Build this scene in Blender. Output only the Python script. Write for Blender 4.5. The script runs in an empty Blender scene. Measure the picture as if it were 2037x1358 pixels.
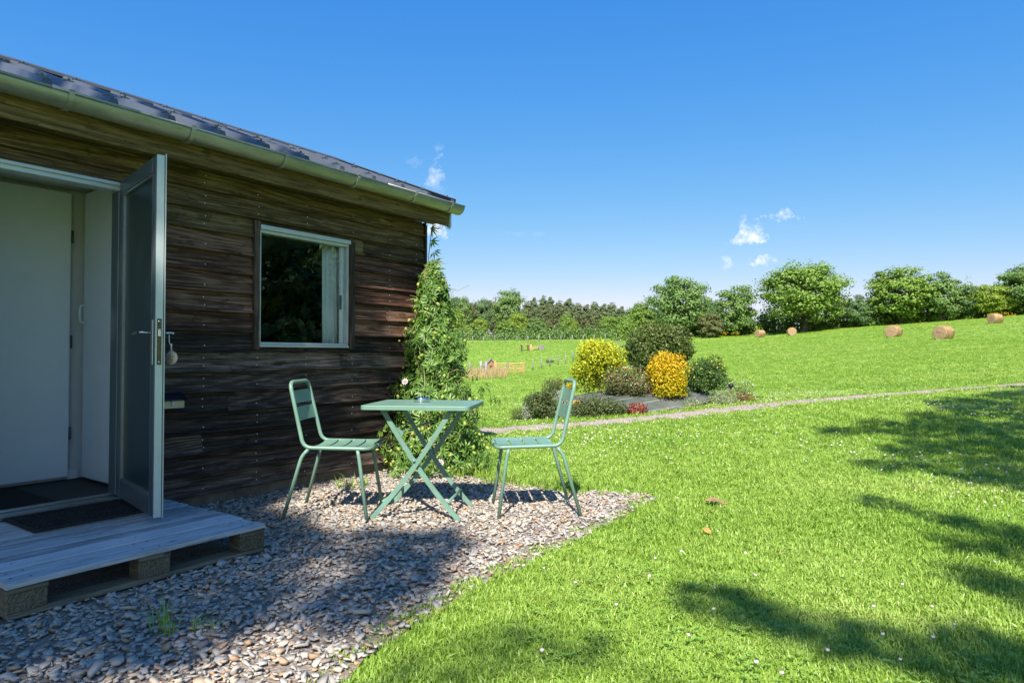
import bpy, bmesh, math, random
import numpy as np
from mathutils import Vector, Matrix, Euler
R = math.radians
rng = np.random.default_rng(7)
random.seed(7)
SC = bpy.context.scene
COL = SC.collection

# ------------------------------------------------------------------ camera
FPX, CU, CV = 1300.0, 1018.5, 679.0
PITCH = math.atan(27 / 1300)
CAMZ = 1.05
cam = bpy.data.cameras.new('camera'); camo = bpy.data.objects.new('camera', cam); COL.objects.link(camo)
camo.location = (0, 0, CAMZ); camo.rotation_euler = (R(90) + PITCH, 0, 0)
cam.sensor_width = 36; cam.lens = 36 * FPX / 2037; cam.clip_start = 0.05; cam.clip_end = 5000
SC.camera = camo

# ------------------------------------------------------------------ sky and sun
SUN_EL, SUN_AZ = 46.0, 8.0          # the sun stands behind the camera, a little to its left
LX, LY, LZ = math.sin(R(SUN_AZ)) * math.cos(R(SUN_EL)), math.cos(R(SUN_AZ)) * math.cos(R(SUN_EL)), -math.sin(R(SUN_EL))
TO_SUN = np.array([-LX, -LY, -LZ])
world = bpy.data.worlds.new('World'); SC.world = world; world.use_nodes = True
WN = world.node_tree.nodes; WL = world.node_tree.links
WN.clear()
w_out = WN.new('ShaderNodeOutputWorld'); w_bg = WN.new('ShaderNodeBackground'); w_sky = WN.new('ShaderNodeTexSky')
w_sky.sky_type = 'NISHITA'; w_sky.sun_disc = False
w_sky.sun_elevation = R(SUN_EL); w_sky.sun_rotation = R(180 + SUN_AZ)
w_sky.air_density = 1.0; w_sky.dust_density = 0.35; w_sky.ozone_density = 3.0; w_sky.altitude = 50
w_bg.inputs['Strength'].default_value = 0.15
WL.new(w_bg.outputs[0], w_out.inputs[0])
sun = bpy.data.lights.new('sun', 'SUN'); suno = bpy.data.objects.new('sun', sun); COL.objects.link(suno)
sun.energy = 4.5; sun.angle = R(0.53); sun.color = (1.0, 0.93, 0.82)
suno.rotation_euler = Vector((LX, LY, LZ)).to_track_quat('-Z', 'Y').to_euler(); suno.location = (-3, -8, 14)
SC.view_settings.view_transform = 'Standard'; SC.view_settings.look = 'None'
SC.view_settings.exposure = 1.08; SC.view_settings.gamma = 1.0; SC.view_settings.use_curve_mapping = False
SC.cycles.max_bounces = 6; SC.cycles.diffuse_bounces = 3; SC.cycles.glossy_bounces = 3; SC.cycles.transparent_max_bounces = 8
SC.cycles.use_denoising = True

def raydir(u, v):
    x = (u - CU) / FPX; y = -(v - CV) / FPX
    c, s = math.cos(PITCH), math.sin(PITCH)
    return np.array([x, c - s * y, s + c * y])
def at(u, v, Y):
    d = raydir(u, v); return np.array([0, 0, CAMZ]) + d * (Y / d[1])

# a few small fair weather clouds, fixed in the sky by direction
def sky_clouds():
    tc = WN.new('ShaderNodeTexCoord')
    clouds = [  # u, v, half width, half height (px), strength, lean
        (868, 335, 26, 62, .75, .25), (822, 322, 34, 16, .45, 0), (862, 378, 40, 24, .45, 0), (868, 460, 44, 22, 1.25, 0),
        (1040, 465, 60, 8, .35, 0), (1486, 476, 52, 22, 1.2, 0), (1500, 448, 34, 22, .9, 0), (1562, 427, 44, 17, 1.1, 0),
        (1518, 520, 34, 16, 1.1, 0), (1443, 524, 17, 19, .8, 0), (1484, 428, 14, 14, .6, 0)]
    acc = None
    nz = WN.new('ShaderNodeTexNoise'); nz.inputs['Scale'].default_value = 44; nz.inputs['Detail'].default_value = 9
    nz.inputs['Roughness'].default_value = 0.66; WL.new(tc.outputs['Generated'], nz.inputs['Vector'])
    for (u, v, hw, hh, st, lean) in clouds:
        d = raydir(u, v); d = d / np.linalg.norm(d)
        right = np.cross(d, [0, 0, 1]); right /= np.linalg.norm(right); up = np.cross(right, d)
        ww, hh2 = hw / FPX, hh / FPX
        def axis(a, s):
            n = WN.new('ShaderNodeVectorMath'); n.operation = 'DOT_PRODUCT'; n.inputs[1].default_value = tuple(a / s)
            WL.new(tc.outputs['Generated'], n.inputs[0]); return n.outputs['Value']
        a = axis(right - lean * up, ww); b = axis(up, hh2)
        d0a = float(np.dot(d, (right - lean * up) / ww)); d0b = float(np.dot(d, up / hh2))
        def mth(op, x, y=None):
            n = WN.new('ShaderNodeMath'); n.operation = op
            for i, q in enumerate((x, y)):
                if q is None: continue
                if isinstance(q, (int, float)): n.inputs[i].default_value = q
                else: WL.new(q, n.inputs[i])
            return n.outputs[0]
        a = mth('SUBTRACT', a, d0a); b = mth('SUBTRACT', b, d0b)
        r2 = mth('ADD', mth('MULTIPLY', a, a), mth('MULTIPLY', b, b))
        fr = WN.new('ShaderNodeVectorMath'); fr.operation = 'DOT_PRODUCT'; fr.inputs[1].default_value = tuple(d)
        WL.new(tc.outputs['Generated'], fr.inputs[0])
        front = mth('GREATER_THAN', fr.outputs['Value'], 0.0)
        g = mth('SUBTRACT', 1.0, r2); g = mth('MAXIMUM', g, -3.0)
        q = mth('ADD', mth('MULTIPLY', g, 0.72), mth('MULTIPLY', mth('SUBTRACT', nz.outputs[0], 0.60), 4.2))
        q = mth('MAXIMUM', mth('MINIMUM', mth('MULTIPLY', q, st), 1.0), 0.0)
        q = mth('MULTIPLY', q, mth('MULTIPLY', front, min(1.0, st)))
        acc = q if acc is None else mth('MAXIMUM', acc, q)
    # one colour grade for the whole sky: the deep saturated blue of the photograph's film curve
    sep = WN.new('ShaderNodeSeparateColor'); WL.new(w_sky.outputs[0], sep.inputs[0]); com = WN.new('ShaderNodeCombineColor')
    def grade(i, gain, power):
        x = mth('MULTIPLY', sep.outputs[i], 0.15); return mth('MULTIPLY', mth('POWER', x, power), gain * .744 / .15)
    gr, gg, gb = grade(0, .73, 1.6), grade(1, .52, .80), grade(2, .62, .27)
    WL.new(mth('MINIMUM', gr, mth('MULTIPLY', gg, .92)), com.inputs[0]); WL.new(gg, com.inputs[1]); WL.new(mth('MAXIMUM', gb, gg), com.inputs[2])
    mix = WN.new('ShaderNodeMix'); mix.data_type = 'RGBA'
    WL.new(acc, mix.inputs['Factor']); WL.new(com.outputs[0], mix.inputs[6])
    mix.inputs[7].default_value = (3.6, 3.7, 3.9, 1)
    WL.new(mix.outputs[2], w_bg.inputs['Color'])
sky_clouds()

# ------------------------------------------------------------------ helpers: materials
def lin(r, g, b):
    f = lambda c: ((c / 255 + .055) / 1.055) ** 2.4 if c > 10 else c / 255 / 12.92
    return (f(r), f(g), f(b), 1)
class NT:
    def __init__(s, name):
        s.m = bpy.data.materials.new(name); s.m.use_nodes = True; s.t = s.m.node_tree; s.t.nodes.clear()
        s.out = s.t.nodes.new('ShaderNodeOutputMaterial')
    def n(s, typ, ins=None, **kw):
        nd = s.t.nodes.new(typ)
        for k, v in kw.items(): setattr(nd, k, v)
        for k, v in (ins or {}).items():
            sock = nd.inputs[k]
            if hasattr(v, 'is_linked') or isinstance(v, bpy.types.NodeSocket): s.t.links.new(v, sock)
            else: sock.default_value = v
        return nd
    def math(s, op, a, b=0.0, c=None):
        d = {0: a, 1: b}
        if c is not None: d[2] = c
        return s.n('ShaderNodeMath', d, operation=op).outputs[0]
    def mix(s, f, a, b, blend='MIX'):
        nd = s.t.nodes.new('ShaderNodeMix'); nd.data_type = 'RGBA'; nd.blend_type = blend
        for i, v in ((0, f), (6, a), (7, b)):
            if isinstance(v, bpy.types.NodeSocket): s.t.links.new(v, nd.inputs[i])
            else: nd.inputs[i].default_value = v if i == 0 else (tuple(v) if len(v) == 4 else tuple(v) + (1,))
        return nd.outputs[2]
    def ramp(s, f, stops):
        nd = s.t.nodes.new('ShaderNodeValToRGB'); e = nd.color_ramp.elements
        while len(e) > 1: e.remove(e[-1])
        e[0].position, e[0].color = stops[0][0], tuple(stops[0][1]) if len(stops[0][1]) == 4 else tuple(stops[0][1]) + (1,)
        for p, c in stops[1:]:
            x = e.new(p); x.color = tuple(c) if len(c) == 4 else tuple(c) + (1,)
        s.t.links.new(f, nd.inputs[0]); return nd.outputs[0]
    def coords(s, scale=(1, 1, 1), kind='Object', offset=None):
        tc = s.n('ShaderNodeTexCoord'); v = tc.outputs[kind]
        if offset is not None: v = s.n('ShaderNodeVectorMath', {0: v, 1: offset}, operation='ADD').outputs[0]
        return s.n('ShaderNodeVectorMath', {0: v, 1: scale}, operation='MULTIPLY').outputs[0]
    def noise(s, vec, scale, detail=4, rough=.55, dist=0):
        return s.n('ShaderNodeTexNoise', {'Vector': vec, 'Scale': scale, 'Detail': detail, 'Roughness': rough, 'Distortion': dist}).outputs[0]
    def bump(s, h, strength=.3, dist=.01):
        return s.n('ShaderNodeBump', {'Height': h, 'Strength': strength, 'Distance': dist}).outputs[0]
    def principled(s, color, rough=.6, metal=0.0, normal=None, spec=.5, **extra):
        d = {'Base Color': color, 'Roughness': rough, 'Metallic': metal, 'Specular IOR Level': spec}
        d.update(extra)
        if normal is not None: d['Normal'] = normal
        return s.n('ShaderNodeBsdfPrincipled', d).outputs[0]
    def done(s, sh):
        s.t.links.new(sh, s.out.inputs[0]); return s.m

def plain(name, c, rough=.5, metal=0, var=.15, scale=8, bump=.0, spec=.5, kind='Object'):
    t = NT(name); v = t.coords(kind=kind); f = t.noise(v, scale, 5, .6)
    c = np.array(c[:3]); a = tuple(c * (1 - var)) + (1,); b = tuple(np.minimum(c * (1 + var), 1)) + (1,)
    col = t.ramp(f, [(.3, a), (.7, b)])
    rr = t.math('MULTIPLY_ADD', f, .2, rough - .1)
    return t.done(t.principled(col, rr, metal, t.bump(t.noise(v, scale * 6, 4), bump, .004) if bump else None, spec))

def leaf_mat(name, stops, trans=.35, rough=.45, spec=.35, patch=1.2, patchamt=.35, tcol=1.25, zg=None, world=False):
    t = NT(name)
    rnd = t.n('ShaderNodeNewGeometry').outputs['Random Per Island']
    v = t.n('ShaderNodeNewGeometry').outputs['Position'] if world else t.coords(); p = t.noise(v, patch, 3)
    f = t.math('ADD', t.math('MULTIPLY', rnd, 1 - patchamt), t.math('MULTIPLY', p, patchamt))
    if world: f = t.math('ADD', f, t.math('MULTIPLY_ADD', t.noise(t.n('ShaderNodeVectorMath', {0: v, 1: (.10, .55, 1.0)}, operation='MULTIPLY').outputs[0], 1.0, 3), .8, -.38))
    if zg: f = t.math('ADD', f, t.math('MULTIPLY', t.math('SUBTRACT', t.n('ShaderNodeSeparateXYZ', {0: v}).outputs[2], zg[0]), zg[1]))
    col = t.ramp(f, stops)
    tc = t.mix(1.0, col, (tcol, tcol * 1.02, .7, 1), 'MULTIPLY')
    pr = t.principled(col, rough, 0, None, spec)
    tr = t.n('ShaderNodeBsdfTranslucent', {'Color': tc}).outputs[0]
    return t.done(t.n('ShaderNodeMixShader', {0: trans, 1: pr, 2: tr}).outputs[0])

def wood_mat(name, dark, mid, light, grain=1.0, axis='x', rough=.75, spec=.25, mottle=None, ringw=.13):
    """weathered plank: streaky fibres along one axis, wavy growth rings, knots, per-piece tone"""
    t = NT(name); rnd = t.n('ShaderNodeObjectInfo').outputs['Random']
    off = t.n('ShaderNodeCombineXYZ', {0: t.math('MULTIPLY', rnd, 37.0), 1: t.math('MULTIPLY', rnd, 11.0), 2: t.math('MULTIPLY', rnd, 53.0)}).outputs[0]
    st = {'x': (1, 9, 9), 'y': (9, 1, 9), 'z': (9, 9, 1)}[axis]
    v = t.coords(st, offset=off); v0 = t.coords((1, 1, 1), offset=off)
    warp = t.noise(t.coords(tuple(np.where(np.array(st) > 1, 6.5, .38)), offset=off), 1.0, 2.0, .35)
    rings = t.math('SINE', t.math('MULTIPLY', warp, 95.0 * grain))
    rings = t.math('MULTIPLY_ADD', rings, .5, .5)
    fib = t.noise(t.coords(tuple(np.array(st) * 1.0 + (np.array(st) > 1) * 18), offset=off), 4.0, 5, .75)
    blot = t.noise(v0, 3.2, 4, .6)
    f = t.math('MULTIPLY_ADD', fib, 1.9, .47 - .95 - ringw * .9 - .2 - .2)
    f = t.math('ADD', f, t.math('MULTIPLY', rings, ringw * 1.8))
    f = t.math('ADD', f, t.math('MULTIPLY', blot, .4)); f = t.math('ADD', f, t.math('MULTIPLY', rnd, .4))
    col = t.ramp(f, [(.12, dark), (.5, mid), (.92, light)])
    if mottle is not None:
        mk = t.math('GREATER_THAN', t.noise(t.coords((2.2, 7, 7), offset=off), 2.0, 4, .65), .60)
        col = t.mix(t.math('MULTIPLY', mk, .55), col, mottle)
    vor = t.n('ShaderNodeTexVoronoi', {'Vector': t.coords((2.6, 2.6, 5.0), offset=off), 'Scale': 1.0})
    knot = t.n('ShaderNodeMapRange', {0: vor.outputs['Distance'], 1: .03, 2: .075, 3: .85, 4: 0.0}).outputs[0]
    col = t.mix(knot, col, tuple(np.array(dark[:3]) * .45))
    h = t.math('ADD', t.math('MULTIPLY', fib, .8), t.math('MULTIPLY', rings, .35))
    return t.done(t.principled(col, t.math('MULTIPLY_ADD', fib, .2, rough - .1), 0, t.bump(h, .55, .004), spec))

M = {}
M['clad_top'] = wood_mat('cladding wood with grass bounce', (.026, .016, .008), (.115, .076, .034), (.28, .205, .105), mottle=(.036, .025, .012, 1))  # ochre tone has light reflected off the grass painted into the wood colour
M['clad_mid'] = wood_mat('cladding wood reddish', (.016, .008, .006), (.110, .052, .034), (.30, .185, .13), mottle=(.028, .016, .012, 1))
M['clad_low'] = wood_mat('cladding wood grey-black', (.010, .0075, .0065), (.060, .041, .033), (.24, .185, .15), mottle=(.016, .012, .010, 1))
M['fascia'] = wood_mat('fascia wood', (.045, .030, .013), (.15, .105, .042), (.28, .21, .095), mottle=(.03, .024, .013, 1))
M['trim'] = wood_mat('window trim wood', (.014, .010, .008), (.05, .035, .026), (.15, .11, .085), axis='z')
M['deck'] = wood_mat('pallet deck wood', (.20, .205, .21), (.46, .47, .48), (.62, .63, .64), rough=.8, ringw=.08)
M['block'] = wood_mat('pallet block wood', (.055, .045, .028), (.15, .12, .072), (.25, .21, .13), grain=2.2, axis='y')
M['skid'] = wood_mat('pallet skid wood', (.06, .05, .035), (.16, .135, .09), (.26, .225, .155))
M['greywood'] = wood_mat('grey weathered wood', (.10, .095, .09), (.28, .26, .24), (.45, .42, .39), axis='z')
M['newwood'] = wood_mat('fresh gate wood', (.30, .17, .07), (.53, .32, .15), (.64, .43, .23))
M['green'] = plain('sage green powder coat', (.145, .262, .200), .42, 0, .14, 7, .05, .5)
M['alu'] = plain('satin aluminium', (.42, .45, .46), .36, .85, .08, 20)
M['alu_white'] = plain('pale coated aluminium', (.55, .60, .60), .4, .3, .05, 14)
M['alu_grey'] = plain('grey coated aluminium', (.095, .130, .150), .42, .35, .06, 14)
M['steel'] = plain('polished steel', (.62, .62, .62), .16, 1, .05, 30)
M['brass'] = plain('dull brass', (.12, .10, .045), .45, .6, .4, 60)
M['white'] = plain('white laminate with skylight tint', (.80, .87, .94), .5, 0, .03, 6)  # blue of the skylight is put into the colour of these white panels
M['white_plastic'] = plain('white plastic', (.72, .74, .76), .35, 0, .03, 6)
M['dimwall'] = plain('pale interior wall', (.60, .62, .64), .8, 0, .06, 5)
M['darkroom'] = plain('dark interior lining', (.05, .05, .05), .9, 0, .2, 5)
M['rubber'] = plain('black rubber', (.016, .017, .02), .75, 0, .4, 40, .3)
M['coir'] = plain('black bristle mat', (.012, .012, .013), .95, 0, .6, 120, .6)
M['curtain'] = plain('white cloth', (.86, .87, .88), .9, 0, .05, 9)
M['black'] = plain('black plastic', (.012, .012, .013), .45, 0, .2, 20)
M['solar'] = plain('solar cell', (.008, .012, .03), .15, 0, .2, 60)
M['lamp_lens'] = plain('yellowed lens', (.55, .50, .36), .3, 0, .08, 20)
M['tagwood'] = plain('pale wood slice', (.42, .36, .29), .8, 0, .2, 60)
M['tagink'] = plain('ink', (.03, .028, .025), .8, 0, .1, 10)
M['string'] = plain('white string', (.7, .7, .68), .9, 0, .1, 50)
M['plinth'] = plain('concrete plinth', (.16, .135, .10), .9, 0, .4, 9, .6)
M['screw'] = plain('zinc screw', (.75, .75, .73), .35, .3, .1, 40)
M['pipe'] = plain('grey pipe', (.085, .088, .085), .5, .2, .2, 14)
def roof_mat():
    t = NT('dark painted roof steel'); v = t.coords()
    f = t.noise(v, 5, 5, .6); col = t.ramp(f, [(.3, (.075, .085, .105)), (.7, (.105, .115, .135))])
    return t.done(t.principled(col, t.math('MULTIPLY_ADD', f, .10, .36), .25, None, .6))
M['roof'] = roof_mat()
def zinc_mat():
    t = NT('weathered zinc'); v = t.coords((1, 4, 4)); f = t.noise(v, 3.4, 7, .68)
    s = t.noise(t.coords((3, 18, 18)), 3.0, 5, .7)
    col = t.ramp(f, [(.25, (.22, .24, .215)), (.5, (.35, .365, .34)), (.75, (.47, .48, .455))])
    col = t.mix(t.math('MULTIPLY', t.math('GREATER_THAN', s, .66), .5), col, (.10, .12, .085, 1))
    return t.done(t.principled(col, t.math('MULTIPLY_ADD', f, .3, .26), .55, t.bump(f, .15, .01), .5))
M['zinc'] = zinc_mat()
def glass_mat(name, tint, refl, rough=0.0):
    t = NT(name); fr = t.n('ShaderNodeFresnel', {'IOR': 1.5}).outputs[0]
    g = t.n('ShaderNodeBsdfGlossy', {'Color': (1, 1, 1, 1), 'Roughness': rough}).outputs[0]
    tr = t.n('ShaderNodeBsdfTransparent', {'Color': tint}).outputs[0]
    return t.done(t.n('ShaderNodeMixShader', {0: t.math('MULTIPLY', fr, refl), 1: tr, 2: g}).outputs[0])
M['glass'] = glass_mat('window glass', (.92, .95, .95, 1), .75)
def frosted():
    t = NT('frosted door glass'); v = t.coords(); b = t.bump(t.noise(v, 260, 2), .2, .002)
    pr = t.principled((.030, .060, .072, 1), .30, 0, b, .5)
    tr = t.n('ShaderNodeBsdfTranslucent', {'Color': (.10, .15, .16, 1)}).outputs[0]
    return t.done(t.n('ShaderNodeMixShader', {0: .35, 1: pr, 2: tr}).outputs[0])
M['frosted'] = frosted()
def stone_mat(name, kind='island'):
    t = NT(name)
    rnd = t.n('ShaderNodeNewGeometry').outputs['Random Per Island'] if kind == 'island' else t.n('ShaderNodeObjectInfo').outputs['Random']
    v = t.coords(); f = t.noise(v, 22, 5, .6)
    col = t.ramp(rnd, [(0, (.24, .236, .232)), (.25, (.38, .366, .345)), (.5, (.48, .445, .39)), (.68, (.53, .455, .36)), (.78, (.48, .40, .30)), (.86, (.44, .25, .12)), (.92, (.34, .22, .14)), (1, (.19, .19, .20))])
    col = t.mix(t.math('MULTIPLY', f, .45), col, (.36, .31, .26, 1))
    return t.done(t.principled(col, .75, 0, t.bump(f, .5, .004), .3))
M['stone'] = stone_mat('slate chip'); M['stone1'] = stone_mat('slate chip large', 'object')
def gravel_floor():
    t = NT('crushed stone bed'); v = t.coords(); a = t.n('ShaderNodeTexVoronoi', {'Vector': v, 'Scale': 70.0})
    f = t.noise(v, 3, 4); col = t.mix(.6, t.ramp(f, [(.3, (.22, .18, .14)), (.7, (.34, .29, .23))]), t.ramp(a.outputs['Color'], [(.1, (.12, .11, .10)), (.9, (.30, .25, .20))]))
    return t.done(t.principled(col, .9, 0, t.bump(a.outputs['Distance'], .8, .01), .2))
M['gravel'] = gravel_floor()
def path_mat():
    t = NT('path gravel'); v = t.coords(); a = t.n('ShaderNodeTexVoronoi', {'Vector': v, 'Scale': 45.0})
    col = t.mix(.55, t.ramp(t.noise(v, 1.6, 4), [(.3, (.30, .25, .21)), (.7, (.42, .36, .31))]), t.ramp(a.outputs['Color'], [(.1, (.24, .21, .18)), (.9, (.50, .44, .385))]))
    return t.done(t.principled(col, .95, 0, t.bump(a.outputs['Distance'], .7, .012), .2))
M['path'] = path_mat()
M['grass'] = leaf_mat('grass blade', [(0, (.07, .165, .016)), (.2, (.14, .285, .028)), (.5, (.25, .395, .05)), (.75, (.33, .46, .085)), (1, (.52, .52, .22))], .22, .42, .4, .9, .55, world=True)
M['clover'] = leaf_mat('clover leaf', [(0, (.17, .33, .04)), (1, (.28, .45, .08))], .25, .5, .3)
M['petal'] = plain('white clover head', (.62, .54, .53), .8, 0, .22, 90)
def lawn_mat():
    t = NT('lawn and meadow'); v = t.coords()
    big = t.noise(v, .06, 4, .55); mid = t.noise(v, .5, 5, .6); fine = t.noise(t.coords((1, .5, 1)), 9, 6, .7)
    c = t.ramp(t.math('ADD', t.math('MULTIPLY', mid, .5), t.math('MULTIPLY', fine, .5)), [(.3, (.125, .225, .03)), (.5, (.195, .32, .045)), (.72, (.29, .395, .085))])
    c = t.mix(t.math('MULTIPLY', t.math('GREATER_THAN', big, .60), .25), c, (.36, .37, .12, 1))
    sx = t.n('ShaderNodeSeparateXYZ', {0: v})
    far = t.n('ShaderNodeMapRange', {0: sx.outputs[1], 1: 150.0, 2: 154.0, 3: 0.0, 4: 1.0}).outputs[0]
    c = t.mix(far, c, t.ramp(mid, [(.3, (.30, .19, .105)), (.7, (.44, .30, .17))]))
    return t.done(t.principled(c, .9, 0, t.bump(fine, .6, .05), .15))
M['lawn'] = lawn_mat()
def membrane_mat():
    t = NT('woven weed membrane'); v = t.coords(); sx = t.n('ShaderNodeSeparateXYZ', {0: v})
    w = t.math('FRACT', t.math('MULTIPLY', sx.outputs[1], 4.2)); line = t.math('LESS_THAN', w, .09)
    c = t.ramp(t.noise(v, 3, 4), [(.3, (.060, .072, .064)), (.7, (.115, .13, .115))])
    c = t.mix(t.math('MULTIPLY', line, .6), c, (.26, .29, .25, 1))
    c = t.mix(t.math('MULTIPLY', t.math('GREATER_THAN', t.noise(v, 2.2, 5, .7), .62), .5), c, (.19, .14, .10, 1))
    return t.done(t.principled(c, .6, 0, t.bump(t.noise(v, 9, 4), .5, .03), .4))
M['membrane'] = membrane_mat()
def hay_mat():
    t = NT('hay'); v = t.coords(); f = t.noise(t.coords((3, 30, 30)), 2, 5, .7)
    sx = t.n('ShaderNodeSeparateXYZ', {0: v}); 
    r = t.math('SQRT', t.math('ADD', t.math('POWER', sx.outputs[1], 2.0), t.math('POWER', t.math('SUBTRACT', sx.outputs[2], .62), 2.0)))
    rings = t.math('SINE', t.math('MULTIPLY', t.math('ADD', r, t.math('MULTIPLY', f, .05)), 75.0))
    g = t.math('ADD', t.math('MULTIPLY', f, .8), t.math('MULTIPLY', rings, .18))
    return t.done(t.principled(t.ramp(g, [(.2, (.20, .125, .065)), (.5, (.46, .315, .18)), (.8, (.62, .46, .29))]), .9, 0, t.bump(g, .8, .05), .2))
M['hay'] = hay_mat()
M['straw'] = leaf_mat('dry straw', [(0, (.35, .25, .11)), (1, (.62, .48, .26))], .3, .7, .2)
M['bark'] = plain('bark', (.085, .066, .047), .9, 0, .4, 12, .8)
M['greybark'] = plain('grey bark', (.16, .145, .12), .9, 0, .35, 9, .8)
M['stem'] = plain('green stem', (.10, .14, .035), .7, 0, .3, 20)
M['twig'] = plain('brown twig', (.10, .06, .035), .8, 0, .3, 20)

# ------------------------------------------------------------------ helpers: meshes
def link(o, parent=None):
    COL.objects.link(o)
    if parent is not None: o.parent = parent
    return o
def npmesh(name, V, F, smooth=False):
    me = bpy.data.meshes.new(name); V = np.asarray(V, dtype=np.float32); F = np.asarray(F, dtype=np.int32)
    me.vertices.add(len(V)); me.vertices.foreach_set('co', V.ravel())
    k = F.shape[1]; me.loops.add(F.size); me.loops.foreach_set('vertex_index', F.ravel())
    me.polygons.add(len(F)); me.polygons.foreach_set('loop_start', np.arange(0, F.size, k, dtype=np.int32))
    try: me.polygons.foreach_set('loop_total', np.full(len(F), k, dtype=np.int32))
    except Exception: pass
    if smooth: me.polygons.foreach_set('use_smooth', np.ones(len(F), dtype=bool))
    me.update(calc_edges=True); return me
class MB:
    def __init__(s): s.v = []; s.f = []; s.sm = []
    def add(s, vs, fs, smooth=False):
        o = len(s.v); s.v += [tuple(map(float, p)) for p in vs]; s.f += [tuple(i + o for i in f) for f in fs]; s.sm += [smooth] * len(fs); return s
    def box(s, x0, x1, y0, y1, z0, z1, bev=0.0):
        if bev <= 0:
            return s.add([(x0, y0, z0), (x1, y0, z0), (x1, y1, z0), (x0, y1, z0), (x0, y0, z1), (x1, y0, z1), (x1, y1, z1), (x0, y1, z1)],
                         [(3, 2, 1, 0), (4, 5, 6, 7), (0, 1, 5, 4), (1, 2, 6, 5), (2, 3, 7, 6), (3, 0, 4, 7)])
        bm = bmesh.new(); bmesh.ops.create_cube(bm, size=1)
        for p in bm.verts: p.co = Vector(((x0 + x1) / 2 + p.co.x * (x1 - x0), (y0 + y1) / 2 + p.co.y * (y1 - y0), (z0 + z1) / 2 + p.co.z * (z1 - z0)))
        bmesh.ops.bevel(bm, geom=bm.edges[:], offset=bev, segments=1, affect='EDGES')
        bm.verts.index_update(); s.add([p.co[:] for p in bm.verts], [[q.index for q in f.verts] for f in bm.faces]); bm.free(); return s
    def obox(s, c, ax, ay, az):   # centre and three half axes
        c, ax, ay, az = map(np.array, (c, ax, ay, az)); P = []
        for k in (-1, 1):
            for (i, j) in ((-1, -1), (1, -1), (1, 1), (-1, 1)): P.append(c + i * ax + j * ay + k * az)
        return s.add(P, [(3, 2, 1, 0), (4, 5, 6, 7), (0, 1, 5, 4), (1, 2, 6, 5), (2, 3, 7, 6), (3, 0, 4, 7)])
    def tube(s, pts, r, n=8, cap=True, flat=1.0):
        pts = [np.array(p, float) for p in pts]; rr = r if hasattr(r, '__len__') else [r] * len(pts)
        closed = False; rings = []; prev = None
        for i, p in enumerate(pts):
            a = pts[max(i - 1, 0)]; b = pts[min(i + 1, len(pts) - 1)]; t = b - a; t /= (np.linalg.norm(t) + 1e-9)
            if prev is None:
                ref = np.array([0, 0, 1.0]) if abs(t[2]) < .9 else np.array([1.0, 0, 0]); x = np.cross(t, ref)
            else: x = prev - t * np.dot(prev, t)
            x /= (np.linalg.norm(x) + 1e-9); prev = x; y = np.cross(t, x)
            rings.append([p + rr[i] * (math.cos(2 * math.pi * k / n) * x + flat * math.sin(2 * math.pi * k / n) * y) for k in range(n)])
        V = [q for g in rings for q in g]; F = []
        for i in range(len(rings) - 1):
            for k in range(n): F.append((i * n + k, i * n + (k + 1) % n, (i + 1) * n + (k + 1) % n, (i + 1) * n + k))
        if cap: F.append(tuple(range(n))[::-1]); F.append(tuple((len(rings) - 1) * n + k for k in range(n)))
        return s.add(V, F, True)
    def bar(s, pts, w, t, side):  # flat bar along pts, wide in `w`, thick `t` along fixed vector side
        side = np.array(side, float); side /= np.linalg.norm(side); rings = []
        pts = [np.array(p, float) for p in pts]
        for i, p in enumerate(pts):
            a = pts[max(i - 1, 0)]; b = pts[min(i + 1, len(pts) - 1)]; d = b - a; d /= np.linalg.norm(d)
            q = np.cross(d, side); q /= np.linalg.norm(q)
            rings.append([p + q * w / 2 + side * t / 2, p - q * w / 2 + side * t / 2, p - q * w / 2 - side * t / 2, p + q * w / 2 - side * t / 2])
        V = [x for g in rings for x in g]; F = []
        for i in range(len(rings) - 1):
            for k in range(4): F.append((i * 4 + k, i * 4 + (k + 1) % 4, (i + 1) * 4 + (k + 1) % 4, (i + 1) * 4 + k))
        F += [(3, 2, 1, 0), tuple((len(rings) - 1) * 4 + k for k in range(4))]
        return s.add(V, F)
    def lathe(s, prof, c=(0, 0, 0), n=20, smooth=True):
        V = []; F = []
        for (r, z) in prof:
            for k in range(n): V.append((c[0] + r * math.cos(2 * math.pi * k / n), c[1] + r * math.sin(2 * math.pi * k / n), c[2] + z))
        for i in range(len(prof) - 1):
            for k in range(n): F.append((i * n + k, i * n + (k + 1) % n, (i + 1) * n + (k + 1) % n, (i + 1) * n + k))
        F.append(tuple(range(n))[::-1]); F.append(tuple((len(prof) - 1) * n + k for k in range(n)))
        return s.add(V, F, smooth)
    def mesh(s, name):
        me = bpy.data.meshes.new(name); me.from_pydata(s.v, [], s.f)
        me.polygons.foreach_set('use_smooth', np.array(s.sm, dtype=bool)); me.update()
        bm = bmesh.new(); bm.from_mesh(me); bmesh.ops.recalc_face_normals(bm, faces=bm.faces); bm.to_mesh(me); bm.free()
        return me
    def build(s, name, mat, parent=None):
        me = s.mesh(name); me.materials.append(M[mat] if isinstance(mat, str) else mat)
        if any(s.sm) and not all(s.sm):
            try: me.set_sharp_from_angle(angle=R(40))
            except Exception: pass
        return link(bpy.data.objects.new(name, me), parent)
def obj(name, me, mat, parent=None, loc=None):
    if mat is not None and not me.materials: me.materials.append(M[mat] if isinstance(mat, str) else mat)
    o = link(bpy.data.objects.new(name, me), parent)
    if loc is not None: o.location = loc
    return o
def tag(o, label=None, cat=None, group=None, kind=None):
    if label: o['label'] = label
    if cat: o['category'] = cat
    if group: o['group'] = group
    if kind: o['kind'] = kind
    return o
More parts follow.
